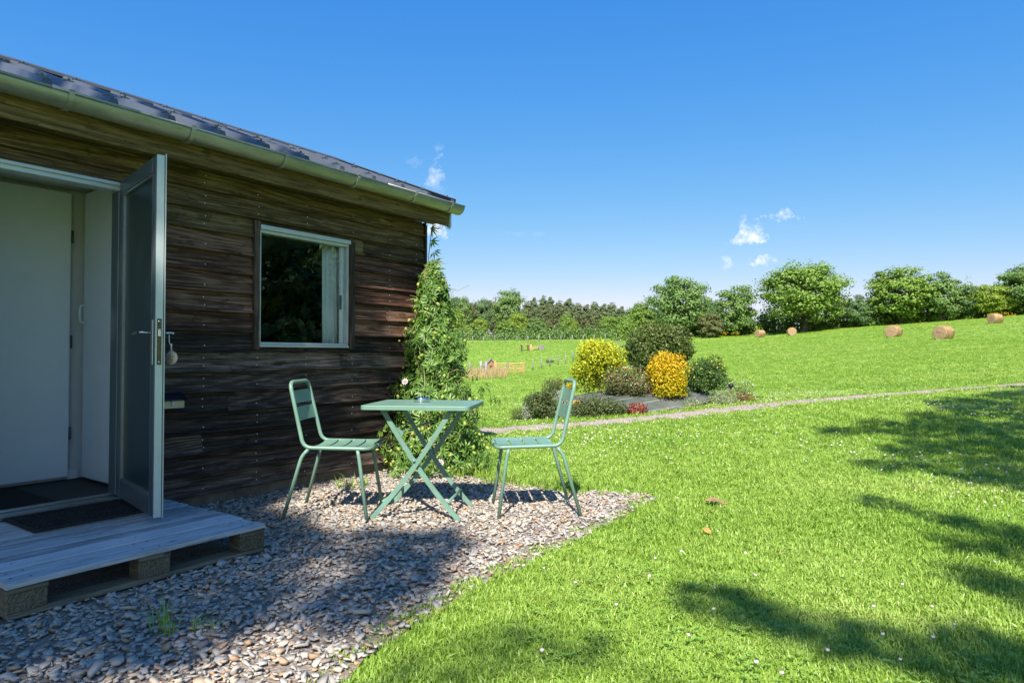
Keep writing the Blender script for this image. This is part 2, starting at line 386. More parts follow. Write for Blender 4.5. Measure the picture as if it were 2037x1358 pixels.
def empty(name, loc=(0, 0, 0), rz=0.0, label=None, cat=None, group=None):
    o = bpy.data.objects.new(name, None); o.empty_display_size = .2; COL.objects.link(o)
    o.location = tuple(map(float, loc)); o.rotation_euler = (0, 0, rz)
    return tag(o, label, cat, group)
def leaf_mesh(name, C, N, L, W, fold=.18, up=0.0, D=None):
    """rhombic folded leaves: centres C, facing N, length L, width W; D = optional growing direction"""
    n = len(C); C = np.asarray(C, float); N = np.asarray(N, float); N = N / (np.linalg.norm(N, axis=1, keepdims=True) + 1e-9)
    T = rng.normal(size=(n, 3)) if D is None else np.asarray(D, float) + rng.normal(size=(n, 3)) * .25
    T[:, 2] += up
    T -= N * np.sum(T * N, axis=1, keepdims=True); T /= (np.linalg.norm(T, axis=1, keepdims=True) + 1e-9)
    B = np.cross(N, T); L = np.broadcast_to(L, (n,))[:, None] * rng.uniform(.7, 1.25, (n, 1)); W = np.broadcast_to(W, (n,))[:, None] * rng.uniform(.75, 1.2, (n, 1))
    mid = C + N * W * fold
    V = np.stack([C - T * L / 2, mid * 0 + C + B * W / 2 + N * W * fold, C + T * L / 2, C - B * W / 2 + N * W * fold], axis=1).reshape(-1, 3)
    i = np.arange(n)[:, None] * 4
    F = np.concatenate([i + np.array([[0, 1, 2]]), i + np.array([[0, 2, 3]])], axis=1).reshape(-1, 3)
    return npmesh(name, V, F)
def in_poly(P, poly):
    P = np.asarray(P); poly = np.asarray(poly); x, y = P[:, 0], P[:, 1]; ins = np.zeros(len(P), bool); j = len(poly) - 1
    for i in range(len(poly)):
        xi, yi = poly[i]; xj, yj = poly[j]
        c = ((yi > y) != (yj > y)) & (x < (xj - xi) * (y - yi) / (yj - yi + 1e-12) + xi); ins ^= c; j = i
    return ins

# ------------------------------------------------------------------ terrain
TP = [(-8, 0, 0), (-8, 8, 0), (0, 0, 0), (0, 5, 0), (3, 2, 0), (3, 6, .02), (-3, 10, 0), (0, 9, 0), (-40, -40, 0), (0, -40, 0), (40, -30, 1), (-60, 20, -.6), (-60, 80, -1.2),
      (60, 0, 3), (80, 40, 5), (110, 80, 8.5), (-120, 220, 7), (0, 220, 8), (100, 220, 9), (250, 200, 13), (0, 400, 14), (300, 400, 17), (-300, 400, 12), (-300, 0, -2), (300, 0, 9),
      (-120, 140, 3), (-60, 130, 3.4)]
for (u, v, Y) in [(1500, 808, 11.2), (2037, 765, 15.5), (1000, 803, 20), (1000, 772, 35), (1015, 744, 68), (930, 748, 60), (1100, 738, 72), (1000, 702, 100), (1235, 694, 95),
                  (930, 682, 130), (1080, 679, 132), (1230, 676, 130), (1300, 752, 40), (1500, 742, 30), (1500, 702, 62), (1800, 738, 24), (1800, 702, 42), (2000, 718, 28), (2000, 672, 60),
                  (1877, 676, 56), (1778, 671, 66), (1512, 671.5, 104), (1575, 667.5, 100), (1980, 643, 80), (2037, 627, 95), (1850, 643, 98), (1700, 652, 103), (1400, 668, 112)]:
    TP.append(tuple(at(u, v, Y)))
TP = np.array(TP, float)
def _phi(r2): return r2 * np.log(np.sqrt(r2) + 1e-9)
def _fit():
    n = len(TP); X = TP[:, :2] / 50
    K = _phi(((X[:, None] - X[None]) ** 2).sum(-1)) + np.eye(n) * 1e-4
    P = np.hstack([np.ones((n, 1)), X]); A = np.block([[K, P], [P.T, np.zeros((3, 3))]])
    return np.linalg.solve(A, np.concatenate([TP[:, 2], np.zeros(3)]))
TW = _fit()
def gz(x, y):
    x = np.atleast_1d(np.asarray(x, float)); y = np.atleast_1d(np.asarray(y, float)); X = np.stack([x, y], -1) / 50; out = np.zeros(len(x))
    for s in range(0, len(x), 20000):
        q = X[s:s + 20000]; out[s:s + 20000] = _phi(((q[:, None] - TP[None, :, :2] / 50) ** 2).sum(-1)) @ TW[:-3] + TW[-3] + q @ TW[-2:]
    d = np.hypot(x + 1, y - 3); k = np.clip((d - 4.5) / 5.5, 0, 1); k = k * k * (3 - 2 * k)
    return out * k
def g1(x, y): return float(gz([x], [y])[0])
def onground(u, v):
    d = raydir(u, v); lo = None; s = 1.5
    while s < 400:
        p = np.array([0, 0, CAMZ]) + d * s
        if p[2] < g1(p[0], p[1]): break
        s *= 1.03
    a, b = s / 1.03, s
    for _ in range(18):
        m = (a + b) / 2; p = np.array([0, 0, CAMZ]) + d * m
        if p[2] < g1(p[0], p[1]): b = m
        else: a = m
    return np.array([0, 0, CAMZ]) + d * b

def graded(lo, hi, fine_lo, fine_hi, step, grow):
    a = list(np.arange(fine_lo, fine_hi + 1e-6, step)); s = step; x = a[-1]
    while x < hi: s *= grow; x += s; a.append(x)
    s = step; x = a[0]; b = []
    while x > lo: s *= grow; x -= s; b.append(x)
    return np.array(b[::-1] + a)
gx = graded(-1200, 1400, -4, 16, .5, 1.07); gy = graded(-300, 2400, 0, 24, .5, 1.06)
GX, GY = np.meshgrid(gx, gy); gzv = gz(GX.ravel(), GY.ravel())
far = np.hypot(GX.ravel(), GY.ravel()); gzv = np.where(far > 450, np.clip(gzv, -4, 22), gzv)
nx = len(gx); ii = np.arange((len(gy) - 1) * (nx - 1)); ri, ci = ii // (nx - 1), ii % (nx - 1); q = ri * nx + ci
ground = obj('ground', npmesh('ground', np.stack([GX.ravel(), GY.ravel(), gzv], -1), np.stack([q, q + 1, q + nx + 1, q + nx], -1), True), 'lawn')
tag(ground, 'green lawn rising into the mown meadow', kind='structure')

# cabin frame: local x runs along the wall away from the camera, local y into the cabin
WD = np.array([.579, .815]); WD /= np.linalg.norm(WD); WNRM = np.array([WD[1], -WD[0]]); P0 = np.array([-1.91, 4.80])
RZ = math.atan2(WD[1], WD[0]); CORNER = 1.81
def wl(t, y=0.0): return P0 + WD * t - WNRM * y      # wall coordinates to world

# gravel yard beside the cabin
GPX = [(690, 1358), (725, 1312), (770, 1283), (820, 1248), (870, 1222), (915, 1190), (960, 1168), (1000, 1142), (1045, 1128), (1090, 1098), (1140, 1082), (1190, 1052), (1240, 1032), (1280, 1006), (1312, 992), (1285, 984), (1240, 983), (1190, 978), (1150, 981), (1080, 972), (1010, 962), (945, 950)]
GP = [tuple(at(u, v, 1)[:2] * 0 + (np.array([0, 0, CAMZ]) + raydir(u, v) * (CAMZ / -raydir(u, v)[2]))[:2]) for (u, v) in GPX]
GP = [(-6.5, -.6), (-4.5, -1.6), (-1.9, .2), (-1.0, 1.2)] + GP + [tuple(wl(CORNER + .25, -.1)), tuple(wl(CORNER, .1)), tuple(wl(-4.2, .1))]
mb = MB(); mb.add([(x, y, .006) for x, y in GP], [tuple(range(len(GP)))])
yard = mb.build('gravel_yard', 'gravel'); tag(yard, 'yard of grey and rust slate chippings', kind='structure')

# path across the lawn
PC = [onground(u, v) for (u, v) in [(905, 862), (1000, 855.5), (1200, 841), (1400, 821), (1500, 810.5), (1620, 798), (1750, 786.5), (1900, 775), (2037, 765)]]
PC = [PC[0] + (PC[0] - PC[1]) * k for k in (6, 3)] + PC + [PC[-1] + (PC[-1] - PC[-2]) * k for k in (1, 2, 4)]
PC = np.array([p[:2] for p in PC]); seg = np.concatenate([[0], np.cumsum(np.linalg.norm(np.diff(PC, axis=0), axis=1))])
ss = np.arange(0, seg[-1], .25); PL = np.stack([np.interp(ss, seg, PC[:, k]) for k in (0, 1)], -1)
ker = np.ones(9) / 9; PL = np.stack([np.convolve(np.pad(PL[:, k], 4, mode='edge'), ker, 'valid') for k in (0, 1)], -1)
tg = np.gradient(PL, axis=0); tg /= np.linalg.norm(tg, axis=1, keepdims=True); nm = np.stack([-tg[:, 1], tg[:, 0]], -1)
PWID = .32
cols = [-1, -.6, 0, .6, 1]; Vp = []
for k, c in enumerate(cols):
    wob = rng.normal(size=len(PL)) * .02 * (abs(c) == 1)
    q = PL + nm * (c * PWID + wob)[:, None]; z = gz(q[:, 0], q[:, 1]) + (.014 if abs(c) < 1 else .006)
    Vp.append(np.column_stack([q, z]))
Vp = np.stack(Vp, 1).reshape(-1, 3); a = np.arange(len(PL) - 1)[:, None] * 5 + np.arange(4)[None]; a = a.ravel()
path = obj('gravel_path', npmesh('gravel_path', Vp, np.stack([a, a + 1, a + 6, a + 5], -1), True), 'path'); tag(path, 'narrow pale gravel path across the lawn', kind='structure')
def path_dist(P):
    P = np.asarray(P); out = np.full(len(P), 99.0)
    for s in range(0, len(P), 4000):
        q = P[s:s + 4000]; out[s:s + 4000] = np.sqrt(((q[:, None] - PL[None, ::2]) ** 2).sum(-1).min(1))
    return out

# planted bed: a low mound under woven membrane
BC = np.array([2.28, 12.35]); BA = math.atan2(2.3, 4.5); BR = (2.35, 1.2)
def bed_h(x, y):
    dx, dy = x - BC[0], y - BC[1]; a = dx * math.cos(BA) + dy * math.sin(BA); b = -dx * math.sin(BA) + dy * math.cos(BA)
    r = np.sqrt((a / BR[0]) ** 2 + (b / BR[1]) ** 2); return r
def bed_z(x, y):
    r = bed_h(np.asarray(x), np.asarray(y)); return gz(x, y) + .34 * np.clip(1 - r ** 2, 0, 1) ** .8
def make_bed():
    V = [(0, 0, 0)]; F = []; nr, na = 10, 56
    for i in range(1, nr + 1):
        for k in range(na):
            th = 2 * math.pi * k / na; w = 1 + .05 * math.sin(3 * th + 1) + .03 * math.sin(7 * th)
            rr = i / nr * (w if i == nr else 1); V.append((rr * BR[0] * math.cos(th), rr * BR[1] * math.sin(th), 0))
    for k in range(na): F.append((0, 1 + k, 1 + (k + 1) % na))
    for i in range(nr - 1):
        for k in range(na): F.append((1 + i * na + k, 1 + (i + 1) * na + k, 1 + (i + 1) * na + (k + 1) % na, 1 + i * na + (k + 1) % na))
    c, s = math.cos(BA), math.sin(BA); W = np.array(V); wx = BC[0] + c * W[:, 0] - s * W[:, 1]; wy = BC[1] + s * W[:, 0] + c * W[:, 1]
    z0 = g1(*BC); W[:, 2] = bed_z(wx, wy) - z0 + .012 + rng.normal(size=len(W)) * .008
    mb = MB(); mb.add(W, F, True); o = mb.build('planting_bed', 'membrane'); o.location = (BC[0], BC[1], z0); o.rotation_euler = (0, 0, BA)
    tag(o, 'low planted mound under grey woven membrane', kind='structure')
make_bed()

# ------------------------------------------------------------------ the cabin
cabin = empty('wooden_cabin', (P0[0], P0[1], 0), RZ, 'dark weathered timber cabin with grey metal roof and zinc gutter', 'cabin')
LEFT = -3.6; DEPTH = 3.0
DOOR = (-1.72, -.905, .165, 2.115); WIN = (0.0, .904, 1.11, 2.01)
def plank_mesh(t0, t1, z0, z1, rows_top):
    h = z1 - z0; ch = min(.024, h * .3)
    prof = [(0, z1 - .001), (-.002, z1 - .001), (-.003, z1 - ch), (-.0155, z1 - ch - .003), (-.017, z0 + h * .27), (-.022, z0 + h * .17), (-.036, z0 + h * .10), (-.036, z0 + .006), (-.024, z0 + .001), (0, z0 + .001)]
    mb = MB(); n = len(prof); V = []; tilt = random.uniform(-.0012, .0012); pr = random.uniform(-.002, .002)
    for t, s in ((t0 + .0012, -1), (t1 - .0012, 1)):
        V += [(t, y + (pr + s * tilt if y < 0 else 0), z) for (y, z) in prof]
    F = [(k, (k + 1) % n, n + (k + 1) % n, n + k) for k in range(n)] + [tuple(range(n)), tuple(range(n, 2 * n))[::-1]]
    return mb.add(V, F)
ROW = .1395; Z0 = .095; joints = [-2.9, -2.05, -.38, .03, .46, .93, 1.32]
def minus(rects, o):
    out = []
    for (a, b, c, d) in rects:
        if o[1] <= a or o[0] >= b or o[3] <= c or o[2] >= d: out.append((a, b, c, d)); continue
        if a < o[0]: out.append((a, o[0], c, d))
        if b > o[1]: out.append((o[1], b, c, d))
        lo, hi = max(a, o[0]), min(b, o[1])
        if c < o[2]: out.append((lo, hi, c, o[2]))
        if d > o[3]: out.append((lo, hi, o[3], d))
    return out
TOPZ = 2.32
fixed = {1: [.46], 2: [-.38], 4: [-.2], 6: [.8], 9: [1.32], 13: [1.05], 14: [1.55]}
rows = []; z = Z0; k = 0
while z < TOPZ - .01:
    rows.append((k, z, min(z + ROW, TOPZ))); z += ROW; k += 1
for (k, za, zb) in rows:
    js = sorted(set(fixed.get(k, []) + ([random.choice([-2.05, -2.9])] if k % 2 else [])))
    ends = [LEFT] + js + [CORNER]; rects = [(ends[i], ends[i + 1], za, zb) for i in range(len(ends) - 1)]
    rects = minus(minus(rects, DOOR), WIN)
    mt = 'clad_top' if k >= 13 else ('clad_mid' if k >= 8 else 'clad_low')  # top rows carry painted grass bounce; rows below only differ in tone
    for (a, b, c, d) in rects:
        if d - c < .012 or b - a < .01: continue
        if (d - c) < ROW - .01 and (abs(c - WIN[3]) < .01 or abs(d - WIN[2]) < .01): pass
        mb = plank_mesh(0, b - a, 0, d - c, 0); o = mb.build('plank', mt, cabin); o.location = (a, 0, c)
# screw heads up the studs
mb = MB()
for t in (-2.6, -2.1, -.38, .03, .46, .93, 1.36, 1.70):
    for (k, za, zb) in rows:
        for dz in (.045, .098):
            zz = za + dz
            if DOOR[0] - .05 < t < DOOR[1] + .05 and DOOR[2] < zz < DOOR[3] + .03: continue
            if WIN[0] - .05 < t < WIN[1] + .05 and WIN[2] - .03 < zz < WIN[3] + .03: continue
            if dz > .05 and random.random() < .45: continue
            tt = t + random.uniform(-.006, .006)
            mb.add([(tt + .0042 * math.cos(a), -.0215, zz + .0042 * math.sin(a)) for a in np.arange(6) * math.pi / 3], [tuple(range(6))])
tag(mb.build('screw_heads', 'screw', cabin), kind='stuff')
# linings that close the shell
mb = MB()
for (a, b, c, d) in minus(minus([(LEFT, CORNER - .004, .1, 2.33)], (DOOR[0], DOOR[1], 0, DOOR[3])), WIN): mb.box(a, b, .003, .09, c, d)
mb.build('inner_wall', 'darkroom', cabin)
mb = MB(); mb.box(LEFT + .09, CORNER - .1, .09, DEPTH - .1, .10, .16); mb.build('floor', 'darkroom', cabin)
mb = MB(); mb.box(LEFT + .02, CORNER - .02, .095, DEPTH - .02, 2.24, 2.27); mb.build('ceiling', 'dimwall', cabin)
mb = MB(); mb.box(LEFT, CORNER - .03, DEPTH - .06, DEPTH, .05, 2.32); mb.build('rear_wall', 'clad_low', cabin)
for side, xx in ((0, LEFT + .03), (1, CORNER - .005)):
    for (k, za, zb) in rows:
        mb = MB(); s = 1 if side else -1
        mb.add([(xx - s * .06, .02, za), (xx + s * .018, .02, za + .002), (xx + s * .004, .02, zb - .002), (xx - s * .06, .02, zb), (xx - s * .06, DEPTH, za), (xx + s * .018, DEPTH, za + .002), (xx + s * .004, DEPTH, zb - .002), (xx - s * .06, DEPTH, zb)],
               [(0, 1, 2, 3), (7, 6, 5, 4), (0, 4, 5, 1), (1, 5, 6, 2), (2, 6, 7, 3), (3, 7, 4, 0)])
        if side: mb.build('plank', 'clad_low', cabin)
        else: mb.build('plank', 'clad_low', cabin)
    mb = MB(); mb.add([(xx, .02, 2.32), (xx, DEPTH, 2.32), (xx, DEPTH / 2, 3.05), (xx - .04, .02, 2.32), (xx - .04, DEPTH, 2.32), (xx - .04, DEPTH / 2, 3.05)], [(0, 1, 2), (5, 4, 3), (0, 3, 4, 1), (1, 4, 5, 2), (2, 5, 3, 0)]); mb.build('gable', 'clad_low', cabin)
mb = MB(); mb.box(LEFT + .02, CORNER - .03, .004, .12, -.05, .094); mb.build('plinth', 'plinth', cabin)
mb = MB(); mb.box(CORNER + .0005, CORNER + .020, -.034, .018, .12, 2.3215, .002); mb.build('corner_board', 'trim', cabin)
mb = MB(); mb.tube([(CORNER + .034, -.012, .3), (CORNER + .034, -.012, 2.3)], .013, 10); mb.build('conduit', 'pipe', cabin)

# eaves: fascia and soffit
EX0, EX1 = LEFT - .3, CORNER + .125
mb = MB(); mb.box(EX0, EX1, -.225, -.203, 2.285, 2.445, .003); mb.build('fascia_board', 'fascia', cabin)
for (ya, yb) in ((-.201, -.104), (-.102, -.026)):
    mb = MB(); mb.box(EX0 + .01, EX1 - .02, ya, yb, 2.322, 2.344); mb.build('soffit_board', 'fascia', cabin)
mb = MB(); mb.box(EX1 + .002, EX1 + .024, -.236, -.20, 2.275, 2.47); mb.build('verge_end', 'alu_white', cabin)
# roof of ribbed steel sheets
RIDGE_Y, RIDGE_Z = 1.50, 3.20; EAVE_Y, EAVE_Z = -.275, 2.485
SL = (RIDGE_Z - EAVE_Z) / (RIDGE_Y - EAVE_Y); SLn = math.hypot(1, SL)
roof = empty('roof'); roof.parent = cabin
RX1 = CORNER + .16; PITCHW = .335; RX0 = RX1 - PITCHW * 18
def rib_profile(x0, n):
    P = []
    for i in range(n):
        x = x0 + i * PITCHW
        P += [(x, .0), (x + .11, .0), (x + .128, .004), (x + .146, 0), (x + .205, 0), (x + .223, .004), (x + .241, 0), (x + PITCHW - .066, 0), (x + PITCHW - .050, .052), (x + PITCHW - .014, .052)]
    P.append((x0 + n * PITCHW, 0)); return P
def sheet(x0, n, front):
    prof = rib_profile(x0, n); V = []; F = []
    ys = [(EAVE_Y, EAVE_Z), (RIDGE_Y, RIDGE_Z)] if front else [(2 * RIDGE_Y - EAVE_Y, EAVE_Z), (RIDGE_Y, RIDGE_Z)]
    for (y, z) in ys:
        for (x, h) in prof: V.append((x, y, z + h))
    m = len(prof)
    for i in range(m - 1): F.append((i, i + 1, m + i + 1, m + i))
    V += [(x, y, z - .004) for (x, y, z) in V]; k = 2 * m
    F += [tuple(k + i for i in f)[::-1] for f in F[:m - 1]]
    for i in range(m - 1): F.append((i, k + i, k + i + 1, i + 1))
    F += [(0, m, k + m, k), (m - 1, k + m - 1, k + 2 * m - 1, 2 * m - 1)]
    F += [(i * 10 + 7, i * 10 + 8, i * 10 + 9, i * 10 + 10) for i in range(n)]      # closed rib ends at the eaves
    return MB().add(V, F)
for i in range(6):
    for fr in (True, False):
        o = sheet(0, 3, fr).build('sheet', 'roof', roof); o.location = (RX0 + i * 3 * PITCHW, 0, .001 * (i % 2))
# saddle screws on the ribs
sm = MB(); sm.box(-.028, .028, -.014, .014, .0, .006); sm.lathe([(.009, .006), (.009, .016), (.004, .019)], n=6, smooth=False); sm = sm.mesh('saddle_screw'); sm.materials.append(M['alu_grey'])
for i in range(18):
    for fy in (.045, .36, .80):
        y = EAVE_Y + (RIDGE_Y - EAVE_Y) * fy; o = link(bpy.data.objects.new('saddle_screw', sm), roof)
        o.location = (RX0 + (i + 1) * PITCHW - .03, y, EAVE_Z + (y - EAVE_Y) * SL + .0545); o.rotation_euler = (math.atan(SL), 0, 0)
# ridge capping in overlapping lengths
for i in range(6):
    xa = RX0 + i * 3 * PITCHW - .01; xb = xa + 3 * PITCHW + .03; w = .19; lift = .062 + .003 * (i % 2)
    mb = MB(); V = []
    for x in (xa, xb): V += [(x, RIDGE_Y - w, RIDGE_Z + lift - w * SL - .022), (x, RIDGE_Y - w, RIDGE_Z + lift - w * SL), (x, RIDGE_Y, RIDGE_Z + lift + .004), (x, RIDGE_Y + w, RIDGE_Z + lift - w * SL), (x, RIDGE_Y, RIDGE_Z + lift - .002)]
    mb.add(V, [(0, 1, 6, 5), (1, 2, 7, 6), (2, 3, 8, 7), (3, 4, 9, 8), (4, 1, 6, 9), (1, 4, 3, 2), (6, 7, 8, 9)]); mb.build('ridge_cap', 'roof', roof)
# verge flashing down the gable
for s in (1, -1):
    ya, yb = (EAVE_Y, RIDGE_Y) if s > 0 else (2 * RIDGE_Y - EAVE_Y, RIDGE_Y)
    mb = MB(); V = []
    for (y, z) in ((ya, EAVE_Z), (yb, RIDGE_Z)): V += [(RX1 - .09, y, z + .062), (RX1 + .012, y, z + .062), (RX1 + .012, y, z - .09), (RX1 + .008, y, z - .09), (RX1 + .008, y, z + .057), (RX1 - .09, y, z + .057)]
    mb.add(V, [(i, (i + 1) % 6, 6 + (i + 1) % 6, 6 + i) for i in range(6)] + [(0, 5, 4, 1), (1, 4, 3, 2), (6, 7, 10, 11), (7, 8, 9, 10)]); mb.build('verge_flashing', 'roof', roof)
# half round gutter with rolled lip and brackets
gut = empty('gutter'); gut.parent = cabin
GY0, GZ0, GR = -.296, 2.466, .073
def gutter_len(xa, xb, r):
    V = []; F = []; A = np.linspace(math.pi, 2 * math.pi, 15)
    for x in (xa, xb):
        V += [(x, GY0 + r * math.cos(a), GZ0 + r * math.sin(a)) for a in A] + [(x, GY0 + (r - .003) * math.cos(a), GZ0 + (r - .003) * math.sin(a)) for a in A[::-1]]
    n = 30
    for k in range(n): F.append((k, (k + 1) % n, n + (k + 1) % n, n + k))
    mb = MB().add(V, F, True); mb.tube([(xa, GY0 - r - .002, GZ0 + .001), (xb, GY0 - r - .002, GZ0 + .001)], .008, 8); return mb
GE = CORNER + .185
for i, (xa, xb) in enumerate(((LEFT - .3, -1.42), (-1.425, -.98), (-.985, 1.0), (.995, GE))):
    gutter_len(xa, xb, GR + .0015 * (i % 2)).build('gutter_length', 'zinc', gut)
mb = MB(); A = np.linspace(math.pi, 2 * math.pi, 15); mb.add([(GE + .001, GY0 + GR * math.cos(a), GZ0 + GR * math.sin(a)) for a in A] + [(GE + .006, GY0 + GR * math.cos(a), GZ0 + GR * math.sin(a)) for a in A],
       [tuple(range(15)), tuple(range(15, 30))[::-1]] + [(k, k + 1, 16 + k, 15 + k) for k in range(14)] + [(14, 0, 15, 29)]); mb.build('stop_end', 'zinc', gut)
for x in (-2.0, -1.33, -.655, .02, .685, 1.335, 1.82):
    mb = MB(); A = np.linspace(math.pi * .98, math.pi * 2.0, 16)
    P = [(x, GY0 - GR - .012, GZ0 + .012)] + [(x, GY0 + (GR + .006) * math.cos(a), GZ0 + (GR + .006) * math.sin(a)) for a in A] + [(x, GY0 + GR + .01, GZ0 + .015)]
    mb.bar(P, .006, .026, (1, 0, 0)); mb.build('bracket', 'zinc', gut)

# window
win = empty('window'); win.parent = cabin
t0, t1, z0, z1 = WIN
mb = MB(); mb.box(t0 - .012, t0 + .033, -.047, .02, z0 - .02, z1 + .03, .003); mb.build('side_trim', 'trim', win)
mb = MB(); mb.box(t1 - .022, t1 + .030, -.047, .02, z0 - .015, z1 - .005, .003); mb.build('side_trim', 'trim', win)
fr = empty('frame'); fr.parent = win
mb = MB(); mb.box(t0 + .036, t1 - .02, -.052, .03, z1 - .03, z1 + .004, .003); mb.box(t0 + .036, t1 - .026, -.034, .05, z1 - .052, z1 - .032, .002); mb.build('head_rail', 'alu_white', fr)
mb = MB(); mb.box(t0 + .036, t1 - .024, -.040, .04, z0, z0 + .018, .003); mb.box(t0 + .036, t1 - .027, -.028, .05, z0 + .0195, z0 + .036, .002); mb.build('sill', 'alu_white', fr)
for (ja, jb) in ((t0 + .035, t0 + .050), (t1 - .040, t1 - .027)): MB().box(ja, jb, -.03, .045, z0 + .037, z1 - .054).build('jamb_rail', 'alu_white', fr)
sash = empty('sliding_sash'); sash.parent = win
mb = MB(); mb.box(t1 - .085, t1 - .060, .0, .02, z0 + .04, z1 - .056); mb.box(t1 - .058, t1 - .043, .012, .03, z0 + .04, z1 - .056); mb.build('stile', 'alu_white', sash)
mb = MB(); mb.box(t1 - .09, t1 - .078, -.004, .006, z0 + .32, z0 + .44); mb.build('latch', 'alu_grey', sash)
mb = MB(); mb.box(t0 + .051, t1 - .086, .006, .011, z0 + .037, z1 - .054); mb.build('pane', 'glass', win)

# doorway: frame, sill, and the open glazed leaf
dfr = empty('door_frame'); dfr.parent = cabin
d0, d1, dz0, dz1 = DOOR
mb = MB(); mb.box(d0 - .02, d1 + .012, -.034, .06, dz1 - .052, dz1 + .002, .004); mb.box(d0, d1, -.048, -.036, dz1 - .024, dz1 - .004, .002); mb.build('head_rail', 'alu_white', dfr)
mb = MB(); mb.box(d1 - .035, d1 + .014, -.034, .06, dz0 + .03, dz1 - .054, .004); mb.build('jamb', 'alu_grey', dfr)
mb = MB(); mb.box(d0 - .014, d0 + .035, -.034, .06, dz0 + .03, dz1 - .054, .004); mb.build('jamb', 'alu_grey', dfr)
mb = MB(); mb.box(d0 - .02, d1 + .01, -.04, .075, dz0 - .012, dz0 + .020, .004); mb.box(d0 - .02, d1 + .01, .02, .045, dz0 + .0215, dz0 + .034, .003); mb.build('threshold', 'alu', dfr)
leaf = empty('door'); leaf.parent = cabin
OPEN = 79.0
leaf.location = (d1 - .012, -.046, dz0 + .028); leaf.rotation_euler = (0, 0, R(180 + OPEN))     # leaf local +x runs from hinge to free edge
LW, LH, LT = .765, 1.925, .042
# local y: negative side faces the doorway (inside face) once open
def lbox(n, m, *a, bev=.003, par=None): return MB().box(*a, bev).build(n, m, par or leaf)
SW = .072
lbox('stile', 'alu_grey', 0, SW, -LT / 2, LT / 2, 0, LH)
fs = lbox('stile', 'alu_grey', LW - SW, LW - .003, -LT / 2, LT / 2, 0, LH)
lbox('edge_strip', 'alu_white', LW - .0028, LW + .0035, -LT / 2 + .003, LT / 2 - .003, .0, LH, bev=.001, par=fs)
lbox('edge_lip', 'alu_white', LW - .012, LW + .012, LT / 2 + .0005, LT / 2 + .005, -.006, LH + .008, bev=.001, par=fs)
lbox('rail', 'alu_grey', SW + .001, LW - SW - .001, -LT / 2, LT / 2, 0, .105)
lbox('rail', 'alu_grey', SW + .001, LW - SW - .001, -LT / 2, LT / 2, LH - .085, LH)
mb = MB(); g0, g1_, h0, h1 = SW + .002, LW - SW - .002, .107, LH - .087
for (a, b, c, d) in ((g0, g0 + .012, h0, h1), (g1_ - .012, g1_, h0, h1), (g0 + .013, g1_ - .013, h0, h0 + .012), (g0 + .013, g1_ - .013, h1 - .012, h1)): mb.box(a, b, -.018, .018, c, d)
mb.build('glazing_bead', 'alu', leaf)
lbox('pane', 'frosted', g0 + .010, g1_ - .010, -.005, .005, h0 + .010, h1 - .010, bev=0)
HZ = .975
lk = lbox('lock_plate', 'brass', LW + .0037, LW + .0062, -.011, .011, HZ - .17, HZ + .075, bev=.0008)
for zz in (HZ - .155, HZ + .06):
    mb = MB(); mb.tube([(LW + .0064, 0, zz), (LW + .0085, 0, zz)], .006, 8); mb.build('screw', 'steel', lk)
lbox('latch_bolt', 'steel', LW + .0064, LW + .014, -.007, .007, HZ - .02, HZ + .02, bev=.002, par=lk)
for s in (-1, 1):
    hb = lbox('handle_plate', 'alu', LW - .052, LW - .018, s * LT / 2 if s > 0 else -LT / 2 - .006, LT / 2 + .006 if s > 0 else -LT / 2, HZ - .17, HZ + .07, bev=.002)
    mb = MB(); y = s * (LT / 2 + .007); mb.tube([(LW - .035, y, HZ), (LW - .035, y + s * .045, HZ + .002), (LW - .045, y + s * .055, HZ + .002), (LW - .15, y + s * .058, HZ - .004)], [.009, .009, .009, .008], 10, flat=.8); mb.build('handle', 'steel', leaf)

# inside the lobby
mb = MB(); mb.box(-2.9, -.725, .985, 1.02, .165, 2.235); mb.build('partition', 'dimwall', cabin)
mb = MB(); mb.box(-.72, -.705, .10, 1.02, .165, 2.235); mb.build('partition', 'dimwall', cabin)
mb = MB(); mb.box(-.83, -.762, .962, .983, .166, .235); mb.build('skirting', 'white_plastic', cabin)
idoor = empty('interior_door', tuple(wl(-1.40, .95)) + (0,), RZ, 'plain white interior door panel facing the cabin entrance', 'door')
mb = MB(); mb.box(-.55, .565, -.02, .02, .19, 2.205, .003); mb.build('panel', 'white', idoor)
for zz in (.45, 1.1, 1.85):
    mb = MB(); mb.tube([(.575, -.012, zz), (.575, -.012, zz + .09)], .008, 8); mb.build('hinge', 'alu_grey', idoor)
cup = empty('cupboard', tuple(wl(-.765, .5)) + (0,), RZ, 'white cupboard side panel with white pull handle inside the doorway', 'cupboard')
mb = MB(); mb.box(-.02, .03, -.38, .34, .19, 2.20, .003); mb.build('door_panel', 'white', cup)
mb = MB(); mb.box(.032, .045, -.38, .34, .165, 2.2); mb.build('side', 'dimwall', cup)
mb = MB(); mb.tube([(-.022, .315, 1.27), (-.05, .315, 1.285), (-.055, .315, 1.31), (-.055, .315, 1.37), (-.05, .315, 1.395), (-.022, .315, 1.41)], .008, 8); mb.build('handle', 'white_plastic', cup)
imat = empty('entrance_mat', tuple(wl(-1.5, .52)) + (.161,), RZ, 'black bristle mat on the floor inside the doorway', 'mat')
mb = MB(); mb.box(-.75, .33, -.40, .41, 0, .012, .003); mb.build('mat_pile', 'coir', imat)
curt = MB(); xs = np.linspace(0, .19, 28); V = []; F = []
for j, zz in enumerate((0, .3, .6, .98)):
    for i, x in enumerate(xs): V.append((x * (1 + .12 * (1 - j / 3)), .018 * math.sin(i * .95 + j * .3) + .01 * math.sin(i * .4), zz))
for j in range(3):
    for i in range(27): F.append((j * 28 + i, j * 28 + i + 1, (j + 1) * 28 + i + 1, (j + 1) * 28 + i))
